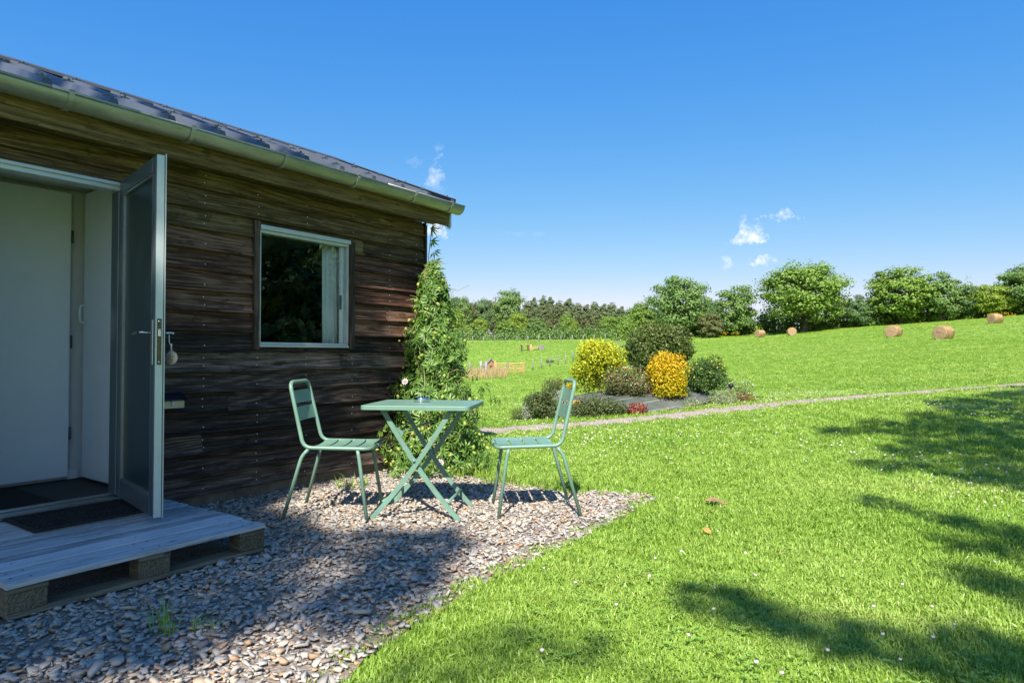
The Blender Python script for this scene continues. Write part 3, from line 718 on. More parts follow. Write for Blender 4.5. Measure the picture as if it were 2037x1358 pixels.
co = curt.add(V, F, True).build('curtain', 'curtain'); co.location = tuple(wl(.70, .075)) + (1.05,); co.rotation_euler = (0, 0, RZ); co.modifiers.new('solid', 'SOLIDIFY').thickness = .004
tag(co, 'white curtain hanging behind the right side of the window', 'curtain')
fix = empty('wall_fixture', tuple(wl(.3, .75)) + (1.50,), RZ, 'dark angular fixture with hanging cord behind the window glass', 'fixture')
mb = MB(); mb.box(-.30, .34, -.03, .05, .16, .20, .004); mb.build('arm', 'black', fix)
mb = MB(); mb.add([(-.15, -.06, .16), (.12, -.06, .16), (.12, -.06, -.12), (-.02, -.06, -.12), (-.15, .06, .16), (.12, .06, .16), (.12, .06, -.12), (-.02, .06, -.12)], [(0, 1, 2, 3), (7, 6, 5, 4), (0, 4, 5, 1), (1, 5, 6, 2), (2, 6, 7, 3), (3, 7, 4, 0)]); mb.build('housing', 'black', fix)
mb = MB(); mb.tube([(-.16, 0, .16), (-.14, 0, -.1), (-.12, 0, -.25), (-.15, 0, -.45)], .006, 6); mb.build('cord', 'black', fix)

# solar wall lamp half hidden behind the open door
sl = empty('solar_wall_lamp', tuple(wl(-.62, -.025)) + (.735,), RZ, 'small black solar lamp on the wall behind the open door', 'lamp')
mb = MB(); mb.add([(-.08, 0, .035), (.08, 0, .035), (.08, -.085, .020), (-.08, -.085, .020), (-.08, 0, .075), (.08, 0, .075), (.08, -.10, .030), (-.08, -.10, .030)], [(3, 2, 1, 0), (4, 5, 6, 7), (0, 1, 5, 4), (1, 2, 6, 5), (2, 3, 7, 6), (3, 0, 4, 7)]); mb.build('solar_panel', 'solar', sl)
mb = MB(); mb.box(-.07, .07, -.075, -.001, -.03, .019, .004); mb.build('lens', 'lamp_lens', sl)
mb = MB(); mb.lathe([(.012, 0), (.012, .006), (.007, .012)], n=10); o = mb.build('sensor', 'white_plastic', sl); o.location = (-.01, -.076, .0); o.rotation_euler = (R(90), 0, 0)
# round key tag hanging from the outside handle
hp = wl(d1 - .012, -.046); ang = RZ + R(180 + OPEN); ex = np.array([math.cos(ang), math.sin(ang)]); ey = np.array([-ex[1], ex[0]])
kp = hp + ex * (LW - .03) + ey * (LT / 2 + .05)
kt = empty('key_tag', (kp[0], kp[1], 1.035), ang + R(35), 'round wooden key tag on white string hanging from the door handle', 'key tag')
mb = MB(); mb.lathe([(.036, -.003), (.038, 0), (.036, .003)], n=24); o = mb.build('disc', 'tagwood', kt); o.rotation_euler = (R(90), 0, 0)
mb = MB(); mb.tube([(0, .0, .035), (.004, -.004, .06), (-.006, -.012, .085), (.0, -.02, .125)], .002, 6); mb.tube([(0, .0, .035), (-.006, .004, .055), (.004, -.006, .075)], .0035, 6); mb.build('string', 'string', kt)
mb = MB()
for (xa, za, xb, zb) in ((-.018, .012, -.004, .016), (-.018, .012, -.016, -.002), (-.004, .016, -.002, .0), (.006, .014, .016, .002), (-.012, -.008, .012, -.010), (-.006, -.012, -.004, -.024), (.004, -.012, .010, -.022)):
    for yy in (-.0042, .0042): mb.tube([(xa, yy, za), (xb, yy, zb)], .0012, 4)
mb.build('drawing', 'tagink', kt)
wb = MB().box(-.045, .045, -.03, .03, 0, .055, .003).build('wood_block', 'greywood'); wb.location = tuple(wl(-.845, -.13)) + (.1595,); wb.rotation_euler = (0, 0, RZ + .2); tag(wb, 'small grey wood offcut lying on the pallet behind the door', 'wood block')

# ------------------------------------------------------------------ pallet step
pal = empty('pallet_step', tuple(wl(-1.292, -.655)) + (.014,), RZ, 'weathered grey timber pallet used as a doorstep', 'pallet')
PWD = .60; PLN = .565   # half depth, half length
yb = -PWD; widths = [.098, .10, .145, .098, .10, .12, .098, .10, .14, .098, .09]; tot = sum(widths) + .012 * (len(widths) - 1); sc = 2 * PWD / tot
for i, w in enumerate(widths):
    w *= sc; mb = MB(); xa = -PLN + random.uniform(-.006, .006); xb = PLN + random.uniform(-.006, .006)
    n = 9; V = []; F = []; hz_ = random.uniform(-.0025, .0025)
    for j in range(n):
        x = xa + (xb - xa) * j / (n - 1); e0 = random.uniform(0, .004); e1 = random.uniform(0, .004)
        if i == 0 and j in (5, 6): e0 += .006
        zt = .1435 + hz_ + random.uniform(-.001, .001)
        V += [(x, yb + e0, .1225), (x, yb + w - e1, .1225), (x, yb + w - e1, zt - .003), (x, yb + w - e1 - .004, zt), (x, yb + e0 + .004, zt), (x, yb + e0, zt - .003)]
    for j in range(n - 1):
        for q in range(6): F.append((j * 6 + q, j * 6 + (q + 1) % 6, j * 6 + 6 + (q + 1) % 6, j * 6 + 6 + q))
    F += [(0, 1, 2, 3, 4, 5), tuple((n - 1) * 6 + q for q in range(6))[::-1]]
    mb.add(V, F).build('deck_board', 'deck', pal); yb += w + .012 * sc
for x in (-PLN + .07, 0, PLN - .07):
    MB().box(x - .072, x + .072, -PWD + .004, PWD - .004, .1005, .122, .002).build('stringer_board', 'skid', pal)
    for y in (-PWD + .055, 0, PWD - .055):
        MB().box(x - .07, x + .07, y - .048, y + .048, .0225, .1, .003).build('block', 'block', pal)
for y in (-PWD + .055, 0, PWD - .055):
    MB().box(-PLN + .004, PLN - .004, y - .05, y + .05, .0005, .022, .002).build('skid_board', 'skid', pal)
mb = MB()
for x in (-PLN + .04, -PLN + .10, -.03, .03, PLN - .10, PLN - .04):
    for i in range(11):
        yy = -PWD + (i + .35 + .3 * random.random()) * 2 * PWD / 11; xx = x + random.uniform(-.01, .01)
        mb.add([(xx + .0055 * math.cos(a), yy + .0055 * math.sin(a), .1468) for a in np.arange(6) * math.pi / 3], [tuple(range(6))])
tag(mb.build('nail_heads', 'rubber', pal), kind='stuff')
# rubber scraper mat: rim and lattice of ribs
rm = empty('rubber_mat', tuple(wl(-1.215, -.285)) + (.1625,), RZ, 'black rubber lattice doormat lying on the pallet', 'mat')
A0, B0 = .30, .215
mb = MB(); mb.box(-A0, A0, -B0, B0, 0, .005, .001); mb.build('base', 'rubber', rm)
mb = MB()
for (a, b, c, d) in ((-A0, A0, -B0, -B0 + .02), (-A0, A0, B0 - .02, B0), (-A0, -A0 + .02, -B0 + .0205, B0 - .0205), (A0 - .02, A0, -B0 + .0205, B0 - .0205)): mb.box(a, b, c, d, .0055, .013, .002)
mb.build('rim', 'rubber', rm)
mb = MB()
for i in range(19):
    x = -A0 + .035 + i * .029
    P = [(x + .012 * (j % 2), -B0 + .024 + j * .0285, .009) for j in range(14)]
    for j in range(13): mb.bar([P[j], P[j + 1]], .008, .005, (0, 0, 1))
tag(mb.build('ribs', 'rubber', rm), kind='stuff')

# ------------------------------------------------------------------ bistro set
def fillet(pts, r, n=5):
    pts = [np.array(p, float) for p in pts]; out = [pts[0]]
    for i in range(1, len(pts) - 1):
        p, a, b = pts[i], pts[i - 1], pts[i + 1]; da = (a - p) / np.linalg.norm(a - p); db = (b - p) / np.linalg.norm(b - p)
        k = min(r, .45 * np.linalg.norm(a - p), .45 * np.linalg.norm(b - p)); s, e = p + da * k, p + db * k
        for j in range(n + 1):
            t = j / n; out.append((1 - t) ** 2 * s + 2 * t * (1 - t) * p + t * t * e)
    out.append(pts[-1]); return out
def make_chair(loc, rz, label):
    c = empty('bistro_chair', loc, rz, label, 'chair', 'green bistro set')
    r = .0125; w = .19
    side = lambda s: [(-.305, s * (w - .02), .80), (-.205, s * w, .455), (.21, s * w, .452)]
    P = [(.215, 0, .444)] + [(.215, w, .448), (-.205, w, .455), (-.300, w - .015, .865), (-.300, -(w - .015), .865), (-.205, -w, .455), (.215, -w, .448), (.215, 0, .444)]
    mb = MB(); mb.tube(fillet(P, .055, 6), r, 12); mb.build('frame', 'green', c)
    for s in (-1, 1):
        MB().tube(fillet([(.135, s * (w - .004), .446), (.150, s * (w + .006), .38), (.205, s * (w + .03), .004)], .03, 4), [r * .95] * 6 + [r * .9] * 2 if False else r * .93, 10).build('leg', 'green', c)
        MB().tube(fillet([(-.175, s * (w - .004), .446), (-.215, s * (w + .004), .40), (-.325, s * (w + .03), .004)], .06, 5), r * .93, 10).build('leg', 'green', c)
    def bp(f): return np.array([-.205 - .095 * f, 0, .455 + .41 * f]), w - .015 * f
    for (za, zb) in ((.72, .895), (.42, .655)) if False else ((.665, .865), (.395, .61)):
        V = []; F = []; n = 9
        for f, th in ((za, 0), (zb, 0), (zb, 1), (za, 1)):
            b, ww = bp(f)
            for j in range(n):
                yy = -1 + 2 * j / (n - 1); bow = -.014 * (1 - yy * yy)
                V.append((b[0] + bow - .0016 * th, yy * (ww - .004), b[2]))
        for a in range(4):
            b = (a + 1) % 4
            for j in range(n - 1): F.append((a * n + j, a * n + j + 1, b * n + j + 1, b * n + j))
        MB().add(V, F, False).build('back_slat', 'green', c)
    for i in range(4):
        xa = -.168 + i * .095; n = 7; V = []; F = []
        for (x, th) in ((xa, 0), (xa + .082, 0), (xa + .082, 1), (xa, 1)):
            for j in range(n):
                yy = -1 + 2 * j / (n - 1); V.append((x, yy * (w - .004), .4635 - .014 * (1 - yy * yy) - .002 * th))
        for a in range(4):
            b = (a + 1) % 4
            for j in range(n - 1): F.append((a * n + j, a * n + j + 1, b * n + j + 1, b * n + j))
        MB().add(V, F, False).build('seat_slat', 'green', c)
    mb = MB()
    for s in (-1, 1): mb.tube([(-.165, s * (w - .02), .448), (.19, s * (w - .02), .446)], .006, 6)
    mb.build('seat_rail', 'green', c)
    return c
make_chair((-1.105, 4.315, .012), R(-1), 'sage green metal slatted chair between the cabin wall and the table')
make_chair((.095, 4.395, .012), R(186), 'sage green metal slatted chair standing at the lawn side of the table')
tb = empty('folding_table', (-.575, 4.34, .012), R(-7), 'sage green metal folding table with crossed legs', 'table', 'green bistro set')
TZ = .722
def round_rect(a, b, r, n=5):
    P = []
    for (cx, cy, s) in ((a - r, b - r, 0), (-a + r, b - r, 1), (-a + r, -b + r, 2), (a - r, -b + r, 3)):
        for k in range(n + 1): t = (s + k / n) * math.pi / 2; P.append((cx + r * math.cos(t), cy + r * math.sin(t)))
    return P
mb = MB(); RR = round_rect(.350, .285, .035); n = len(RR); V = []
for (ins, z) in ((.0, TZ - .026), (0, TZ - .004), (.004, TZ)):
    for (x, y) in RR:
        l = math.hypot(x, y); V.append((x * (1 - ins / l), y * (1 - ins / l), z))
F = [(i * n + k, i * n + (k + 1) % n, (i + 1) * n + (k + 1) % n, (i + 1) * n + k) for i in range(2) for k in range(n)] + [tuple(2 * n + k for k in range(n))]
V += [(x * .985, y * .985, TZ - .0255) for (x, y) in RR] + [(x * .985, y * .985, TZ - .006) for (x, y) in RR]
F += [(k, 3 * n + k, 3 * n + (k + 1) % n, (k + 1) % n) for k in range(n)] + [(3 * n + k, 4 * n + k, 4 * n + (k + 1) % n, 3 * n + (k + 1) % n) for k in range(n)] + [tuple(4 * n + k for k in range(n))[::-1]]
mb.add(V, F).build('tabletop', 'green', tb)
def leg_pts(xt, xb, zt=TZ - .03):
    out = []
    for i in range(13):
        f = i / 12; z = zt * (1 - f); x = xt + (xb - xt) * (f + .16 * (f ** 3 - f) ); out.append((x, z))
    return out
for s in (-1, 1):
    for (xt, xb, yo) in ((-.225, .275, .205), (.225, -.295, .222)):
        y = s * yo
        MB().bar([(x, y, z + .002) for x, z in leg_pts(xt, xb)], .030, .012, (0, 1, 0)).build('leg', 'green', tb)
    MB().tube([(-.012, s * .235, .375), (-.012, s * .195, .375)], .011, 10).build('pivot_bolt', 'green', tb)
for (x, z, yy) in ((.20, .115, .20), (-.215, .115, .216), (-.235, TZ - .045, .20), (.235, TZ - .045, .216)):
    MB().tube([(x, -yy, z), (x, yy, z)], .009, 8).build('cross_bar', 'green', tb)
st = MB(); st.bar([(-.155, -.19, .575), (-.10, -.185, .545), (-.125, -.185, .50)], .024, .006, (0, 1, 0)); st.tube([(-.155, -.20, .575), (-.155, .20, .575)], .007, 8); st.build('latch_stay', 'green', tb)
MB().bar([(-.10, -.188, .555), (.06, -.05, .60), (.06, .05, .60), (-.10, .188, .555)], .014, .005, (0, 0, 1)).build('stay', 'green', tb)
ash = MB(); ash.lathe([(.050, 0), (.055, .002), (.055, .026), (.052, .030), (.044, .030), (.040, .022), (.018, .016)], n=28)
tp = np.array([-.575, 4.34]); aa = at(839, 800, 4.42)
ao = ash.build('ashtray', 'steel'); ao.location = (aa[0], 4.42, TZ + .013); tag(ao, 'round polished steel ashtray on the green table', 'ashtray')

# ------------------------------------------------------------------ loose slate chippings
def stone_variants(n):
    out = []
    for k in range(n):
        m = rng.integers(4, 7); th = np.sort(rng.uniform(-.5, .5, m) * 2 * math.pi / m * .8 + np.arange(m) / m * 2 * math.pi); r = rng.uniform(.75, 1.3, m); el = rng.uniform(.45, .95)
        bx, by = r * np.cos(th), r * np.sin(th) * el; h = rng.uniform(.09, .24)
        tilt = rng.normal(size=2) * .12; k2 = rng.uniform(.92, 1.0)
        bot = np.stack([bx, by, np.full(m, -h)], -1); top = np.stack([bx * k2, by * k2, h + bx * tilt[0] + by * tilt[1]], -1); V = np.concatenate([bot, top])
        F = [(i, (i + 1) % m, m + (i + 1) % m) for i in range(m)] + [(i, m + (i + 1) % m, m + i) for i in range(m)] + [(m, m + i, m + i + 1) for i in range(1, m - 1)] + [(0, i + 1, i) for i in range(1, m - 1)]
        out.append((V, np.array(F)))
    return out
SV = stone_variants(14)
def euler_mats(rx, ry, rz):
    cx, sx, cy, sy, cz, sz = np.cos(rx), np.sin(rx), np.cos(ry), np.sin(ry), np.cos(rz), np.sin(rz)
    return np.stack([np.stack([cz * cy, cz * sy * sx - sz * cx, cz * sy * cx + sz * sx], -1), np.stack([sz * cy, sz * sy * sx + cz * cx, sz * sy * cx - cz * sx], -1), np.stack([-sy, cy * sx, cy * cx], -1)], -2)
def scatter_mesh(name, P, S, variants, flat=.27, rz=None):
    n = len(P); A = euler_mats(rng.normal(size=n) * flat, rng.normal(size=n) * flat, rng.uniform(0, 6.28, n) if rz is None else rz)
    kind = rng.integers(0, len(variants), n); VV = []; FF = []; o = 0
    for k, (V, F) in enumerate(variants):
        idx = np.where(kind == k)[0]
        if not len(idx): continue
        W = np.einsum('nij,vj->nvi', A[idx] * S[idx][:, None, None], V) + P[idx][:, None, :]
        VV.append(W.reshape(-1, 3)); FF.append((F[None] + (np.arange(len(idx)) * len(V))[:, None, None] + o).reshape(-1, 3)); o += len(idx) * len(V)
    return npmesh(name, np.concatenate(VV), np.concatenate(FF))
pal_c = wl(-1.292, -.655)
def under_pallet(P):
    q = P - pal_c; a = q @ WD; b = q @ WNRM; return (abs(a) < PLN + .005) & (abs(b) < PWD + .005)
def yard_points(n):
    P = np.stack([rng.uniform(-4.3, 1.3, n), rng.uniform(1.0, 6.6, n)], -1); P = P[in_poly(P, GP)]
    return P[abs(P[:, 0] + .1) < P[:, 1] * .95 + .8]
# edge of the yard thins out into soil
GPa = np.array(GP)
def edge_dist(P):
    a = GPa[4:26]; d = np.full(len(P), 9.0)
    for i in range(len(a) - 1):
        s = a[i + 1] - a[i]; t = np.clip(((P - a[i]) @ s) / (s @ s), 0, 1); d = np.minimum(d, np.linalg.norm(P - a[i] - t[:, None] * s, axis=1))
    return d
P = yard_points(74000); P = P[~under_pallet(P)]; dist = np.linalg.norm(P, axis=1)
ed = edge_dist(P); keep = rng.random(len(P)) < np.clip(ed / .16, .5, 1); P = P[keep]; dist = dist[keep]
S = rng.lognormal(math.log(.0122), .42, len(P)); S = np.clip(S, .005, .026); S = np.where(dist > 4.2, np.maximum(S, .010), S)
big = np.argsort(-S / dist)[:300]; rest = np.setdiff1d(np.arange(len(P)), big)
zz = .008 + rng.uniform(0, 1, len(P)) ** 1.5 * .016
tag(obj('slate_chippings', scatter_mesh('slate_chippings', np.column_stack([P, zz])[rest], S[rest], SV), 'stone', yard), kind='stuff')
smesh = []
for k, (V, F) in enumerate(SV):
    me = npmesh('stone', V, F); me.materials.append(M['stone1']); smesh.append(me)
for n_, i in enumerate(big):
    o = link(bpy.data.objects.new('stone', smesh[n_ % len(smesh)]), yard); s = float(S[i]) * .98
    o.location = (P[i, 0], P[i, 1], .014 + s * .22); o.scale = (s, s, s); o.rotation_euler = (random.gauss(0, .22), random.gauss(0, .22), random.uniform(0, 6.28))
for (u, v, s) in ((190, 1336, .042), (466, 1334, .034), (238, 1243, .030), (255, 1212, .036), (370, 1160, .03), (390, 1152, .024), (720, 1222, .05), (1420, 0, 0)):
    if s:
        p = at(u, v, 1); d = raydir(u, v); p = np.array([0, 0, CAMZ]) + d * ((CAMZ - .02) / -d[2]); o = link(bpy.data.objects.new('stone', smesh[int(u) % len(smesh)]), yard)
        o.location = (p[0], p[1], .02 + s * .25); o.scale = (s * .8, s * .6, s * .9); o.rotation_euler = (.25, -.2, u)
# path chips
PP = []
k = rng.integers(0, len(PL), 9000); off = rng.uniform(-1, 1, 9000) * PWID; P2 = PL[k] + nm[k] * off[:, None] + rng.normal(size=(9000, 2)) * .08
P2 = P2[(np.abs(P2[:, 0]) < P2[:, 1] * 1.1 + 1)]
tag(obj('path_chips', scatter_mesh('path_chips', np.column_stack([P2, gz(P2[:, 0], P2[:, 1]) + .016]), rng.uniform(.008, .022, len(P2)), SV), 'path', path), kind='stuff')

# ------------------------------------------------------------------ grass: blades in tufts
def tuft(n, h, w, spread, lean):
    V = []; F = []
    for i in range(n):
        a = random.uniform(0, 6.28); r = spread * math.sqrt(random.random()); bx, by = r * math.cos(a), r * math.sin(a); la = random.uniform(0, 6.28); ln = random.uniform(.15, 1) * lean; hh = h * random.uniform(.55, 1.15); ww = w * random.uniform(.7, 1.3) / 2
        dx, dy = math.cos(la), math.sin(la); px, py = -dy * ww, dx * ww; o = len(V)
        m = (bx + dx * ln * hh * .35, by + dy * ln * hh * .35, hh * .6); t = (bx + dx * ln * hh, by + dy * ln * hh, hh * (1 - .35 * ln))
        V += [(bx - px, by - py, -.004), (bx + px, by + py, -.004), (m[0] + px * .8, m[1] + py * .8, m[2]), (m[0] - px * .8, m[1] - py * .8, m[2]), t]; F += [(o, o + 1, o + 2), (o, o + 2, o + 3), (o + 3, o + 2, o + 4)]
    return npmesh('tuft', V, F)
tufts = bpy.data.collections.new('tufts')
def in_tufts(me, mat, col):
    me.materials.append(M[mat]); o = bpy.data.objects.new('tuft', me); col.objects.link(o)
for i in range(6): in_tufts(tuft(24, random.uniform(.034, .048), .0045, .045, random.uniform(.7, 1.15)), 'grass', tufts)
clov = bpy.data.collections.new('clovers')
def clover_mesh():
    V = []; F = []
    for i in range(7):
        x, y = random.uniform(-.05, .05), random.uniform(-.05, .05); z = random.uniform(.015, .035); a0 = random.uniform(0, 2)
        for k in range(3):
            a = a0 + k * 2.094; o = len(V); r = random.uniform(.011, .016)
            pts = [(0, 0), (.55, .42), (1, .30), (1, -.30), (.55, -.42)]
            V += [(x + r * (p * math.cos(a) - q * math.sin(a)), y + r * (p * math.sin(a) + q * math.cos(a)), z + .004 * p) for p, q in pts]; F += [(o, o + 1, o + 2), (o, o + 2, o + 3), (o, o + 3, o + 4)]
    return npmesh('clover', V, F)
for i in range(4): in_tufts(clover_mesh(), 'clover', clov)
def gn_scatter(name, P, rot, scl, col, label, cat=None, parent=None):
    me = bpy.data.meshes.new(name); me.vertices.add(len(P)); me.vertices.foreach_set('co', np.asarray(P, np.float32).ravel())
    a = me.attributes.new('rot', 'FLOAT_VECTOR', 'POINT'); a.data.foreach_set('vector', np.asarray(rot, np.float32).ravel())
    a = me.attributes.new('scl', 'FLOAT_VECTOR', 'POINT'); a.data.foreach_set('vector', np.asarray(scl, np.float32).ravel())
    o = link(bpy.data.objects.new(name, me), parent)
    g = bpy.data.node_groups.new(name, 'GeometryNodeTree'); g.interface.new_socket('Geometry', in_out='INPUT', socket_type='NodeSocketGeometry'); g.interface.new_socket('Geometry', in_out='OUTPUT', socket_type='NodeSocketGeometry')
    N = g.nodes; L = g.links; gi = N.new('NodeGroupInput'); go = N.new('NodeGroupOutput'); ip = N.new('GeometryNodeInstanceOnPoints'); ci = N.new('GeometryNodeCollectionInfo')
    ci.inputs['Collection'].default_value = col; ci.inputs['Separate Children'].default_value = True; ci.inputs['Reset Children'].default_value = True
    ip.inputs['Pick Instance'].default_value = True
    def na(nm, typ='FLOAT_VECTOR'):
        n = N.new('GeometryNodeInputNamedAttribute'); n.data_type = typ; n.inputs[0].default_value = nm; return n.outputs[0]
    e2r = N.new('FunctionNodeEulerToRotation'); L.new(na('rot'), e2r.inputs[0])
    L.new(gi.outputs[0], ip.inputs['Points']); L.new(ci.outputs[0], ip.inputs['Instance']); L.new(e2r.outputs[0], ip.inputs['Rotation']); L.new(na('scl'), ip.inputs['Scale']); L.new(ip.outputs[0], go.inputs[0])
    md = o.modifiers.new('scatter', 'NODES'); md.node_group = g
    return tag(o, label, cat, None, 'stuff')
def lawn_points(n, r0, r1, half=1.0):
    # uniform per area in a wide fan in front of the camera
    r = np.sqrt(rng.uniform(r0 ** 2, r1 ** 2, n)); th = rng.uniform(-half, half, n); P = np.stack([r * np.sin(th), r * np.cos(th)], -1)
    q = P - P0; wy = q @ -WNRM; wx = q @ WD; inside = (wy > -.02) & (wx < CORNER + .02) & (wy < 3.2)
    k = ~in_poly(P, GP) & ~inside; P = P[k]; P = P[(path_dist(P) > PWID - .02) | (rng.random(len(P)) < .015)]
    return P[bed_h(P[:, 0], P[:, 1]) > .98]
GPT = []; GSC = []
def fan_points(n, r0, r1, pw, half):
    e = 2 - pw; r = (rng.random(n) * (r1 ** e - r0 ** e) + r0 ** e) ** (1 / e); th = rng.uniform(-1, 1, n) * np.where(r < 16, half, half - .15); P = np.stack([r * np.sin(th), r * np.cos(th)], -1)
    q = P - P0; wy = q @ -WNRM; wx = q @ WD; k = (~in_poly(P, GP) | ((edge_dist(P) < .10) & (rng.random(len(P)) < .35))) & ~((wy > -.02) & (wx < CORNER + .02) & (wy < 3.2)); P = P[k]
    P = P[(path_dist(P) > PWID - .03 + .03 * np.sin(P[:, 0] * 5)) | (rng.random(len(P)) < .015)]; return P[bed_h(P[:, 0], P[:, 1]) > .97]
P = fan_points(300000, 1.6, 135, 1.4, .93); rr_ = np.linalg.norm(P, axis=1)
patch = np.sin(P[:, 0] * 1.9 + 1.3 * np.sin(P[:, 1] * 1.3)) * np.sin(P[:, 1] * 1.7 + .6 * np.sin(P[:, 0] * 2.3))
sc_ = .84 * (np.maximum(rr_, 2.5) / 3) ** .45 * rng.uniform(.72, 1.28, len(P)); hz_ = np.interp(rr_, [2, 8, 16, 40, 130], [.74, .68, .55, .45, .35]) * (1 + .28 * patch)
GPT = [P]; GSC = [np.stack([sc_, sc_, sc_ * hz_], -1)]
GPT = np.concatenate(GPT); GSC = np.concatenate(GSC); gzz = gz(GPT[:, 0], GPT[:, 1])
gn_scatter('lawn_grass', np.column_stack([GPT, gzz]), np.column_stack([rng.normal(size=(len(GPT), 2)) * .24, rng.uniform(0, 6.28, len(GPT))]), GSC, tufts, 'bright green mown grass of the lawn and meadow')
P = lawn_points(1100, 1.7, 3.3, .95); m = (np.sin(P[:, 0] * 2.3 + 1) * np.sin(P[:, 1] * 2.9) + rng.normal(size=len(P)) * .45 > .15) & (P[:, 0] > .1); P = P[m]
gn_scatter('clover_leaves', np.column_stack([P, gz(P[:, 0], P[:, 1]) + .004]), np.column_stack([rng.normal(size=(len(P), 2)) * .15, rng.uniform(0, 6.28, len(P))]), np.repeat(rng.uniform(.5, .85, (len(P), 1)), 3, 1), clov, 'small clover leaves growing among the near lawn grass')
# taller tufts fringing the yard, the wall foot and growing in the gravel
tall = bpy.data.collections.new('tall_tufts')
for i in range(3): in_tufts(tuft(22, .12, .0035, .03, .95), 'grass', tall)
TT = []
for (u, v, n, s) in ((712, 968, 5, .05), (900, 945, 14, .10), (940, 948, 24, .14), (985, 952, 18, .14), (1010, 958, 12, .1), (1060, 962, 12, .12), (1110, 968, 10, .12), (1150, 975, 8, .1), (700, 975, 4, .04), (1020, 1330, 0, 0), (335, 1262, 2, .05), (415, 1258, 2, .04)):
    d = raydir(u, v); p = (np.array([0, 0, CAMZ]) + d * (CAMZ / -d[2]))[:2]
    for _ in range(n): TT.append(p + rng.normal(size=2) * s)
TT = np.array(TT); ts = rng.uniform(.55, 1.25, len(TT))
gn_scatter('tall_grass', np.column_stack([TT, np.zeros(len(TT))]), np.column_stack([rng.normal(size=(len(TT), 2)) * .15, rng.uniform(0, 6.28, len(TT))]), np.stack([ts, ts, ts], -1), tall, 'longer grass tufts around the cabin corner and in the gravel')
# white clover heads
bm = bmesh.new(); bmesh.ops.create_icosphere(bm, subdivisions=1, radius=1); IV = np.array([v.co[:] for v in bm.verts]); IF = np.array([[v.index for v in f.verts] for f in bm.faces]); bm.free()
P = np.concatenate([lawn_points(260, 2.2, 5, .8), lawn_points(1300, 5, 9, .8), lawn_points(4200, 9, 17, .8), lawn_points(700, 17, 28, .8)])
pt = np.sin(P[:, 0] * .9 + .5) * np.sin(P[:, 1] * .8 + 1.0) + .5 * np.sin(P[:, 0] * 2.1) ; P = P[(pt + rng.normal(size=len(P)) * .4 > .15) & (P[:, 0] > .2 - .05 * P[:, 1])]
d = np.linalg.norm(P, axis=1); sz = rng.uniform(.0055, .0095, len(P)) * np.where(d > 7, 1.45, 1.0)
tag(obj('clover_heads', scatter_mesh('clover_heads', np.column_stack([P, gz(P[:, 0], P[:, 1]) + rng.uniform(.042, .062, len(P))]), sz, [(IV * [1, 1, .7], IF)]), 'petal'), 'white clover flower heads dotted over the lawn', kind='stuff')
# fallen leaves
def fallen_leaf(u, v, s, mat, label):
    d = raydir(u, v); p = np.array([0, 0, CAMZ]) + d * ((CAMZ - .04) / -d[2]); n = 9; V = []; F = []
    for i in range(n):
        f = i / (n - 1); w = math.sin(math.pi * min(f * 1.05, 1)) ** .7 * .42 * (1 + .25 * (i % 2)); c = .18 * math.sin(f * 5); x = (f - .5) * 2
        V += [(x * s, -w * s, c * s + .12 * s), (x * s, 0, c * s), (x * s, w * s, c * s + .16 * s)]
    for i in range(n - 1): F += [(i * 3, i * 3 + 1, i * 3 + 4, i * 3 + 3), (i * 3 + 1, i * 3 + 2, i * 3 + 5, i * 3 + 4)]
    o = MB().add(V, F, True).build('fallen_leaf', mat); o.location = p; o.rotation_euler = (.15, .05, .3 + u); tag(o, label, 'leaf', 'fallen leaves on the lawn')
M['brownleaf'] = plain('brown dead leaf', (.26, .15, .085), .8, 0, .3, 40); M['amberleaf'] = plain('amber dead leaf', (.50, .24, .06), .8, 0, .3, 40)
fallen_leaf(1426, 999, .075, 'brownleaf', 'curled brown dead leaf lying on the lawn beyond the gravel')
fallen_leaf(1406, 1056, .038, 'amberleaf', 'small amber leaf lying on the lawn below the brown leaf')

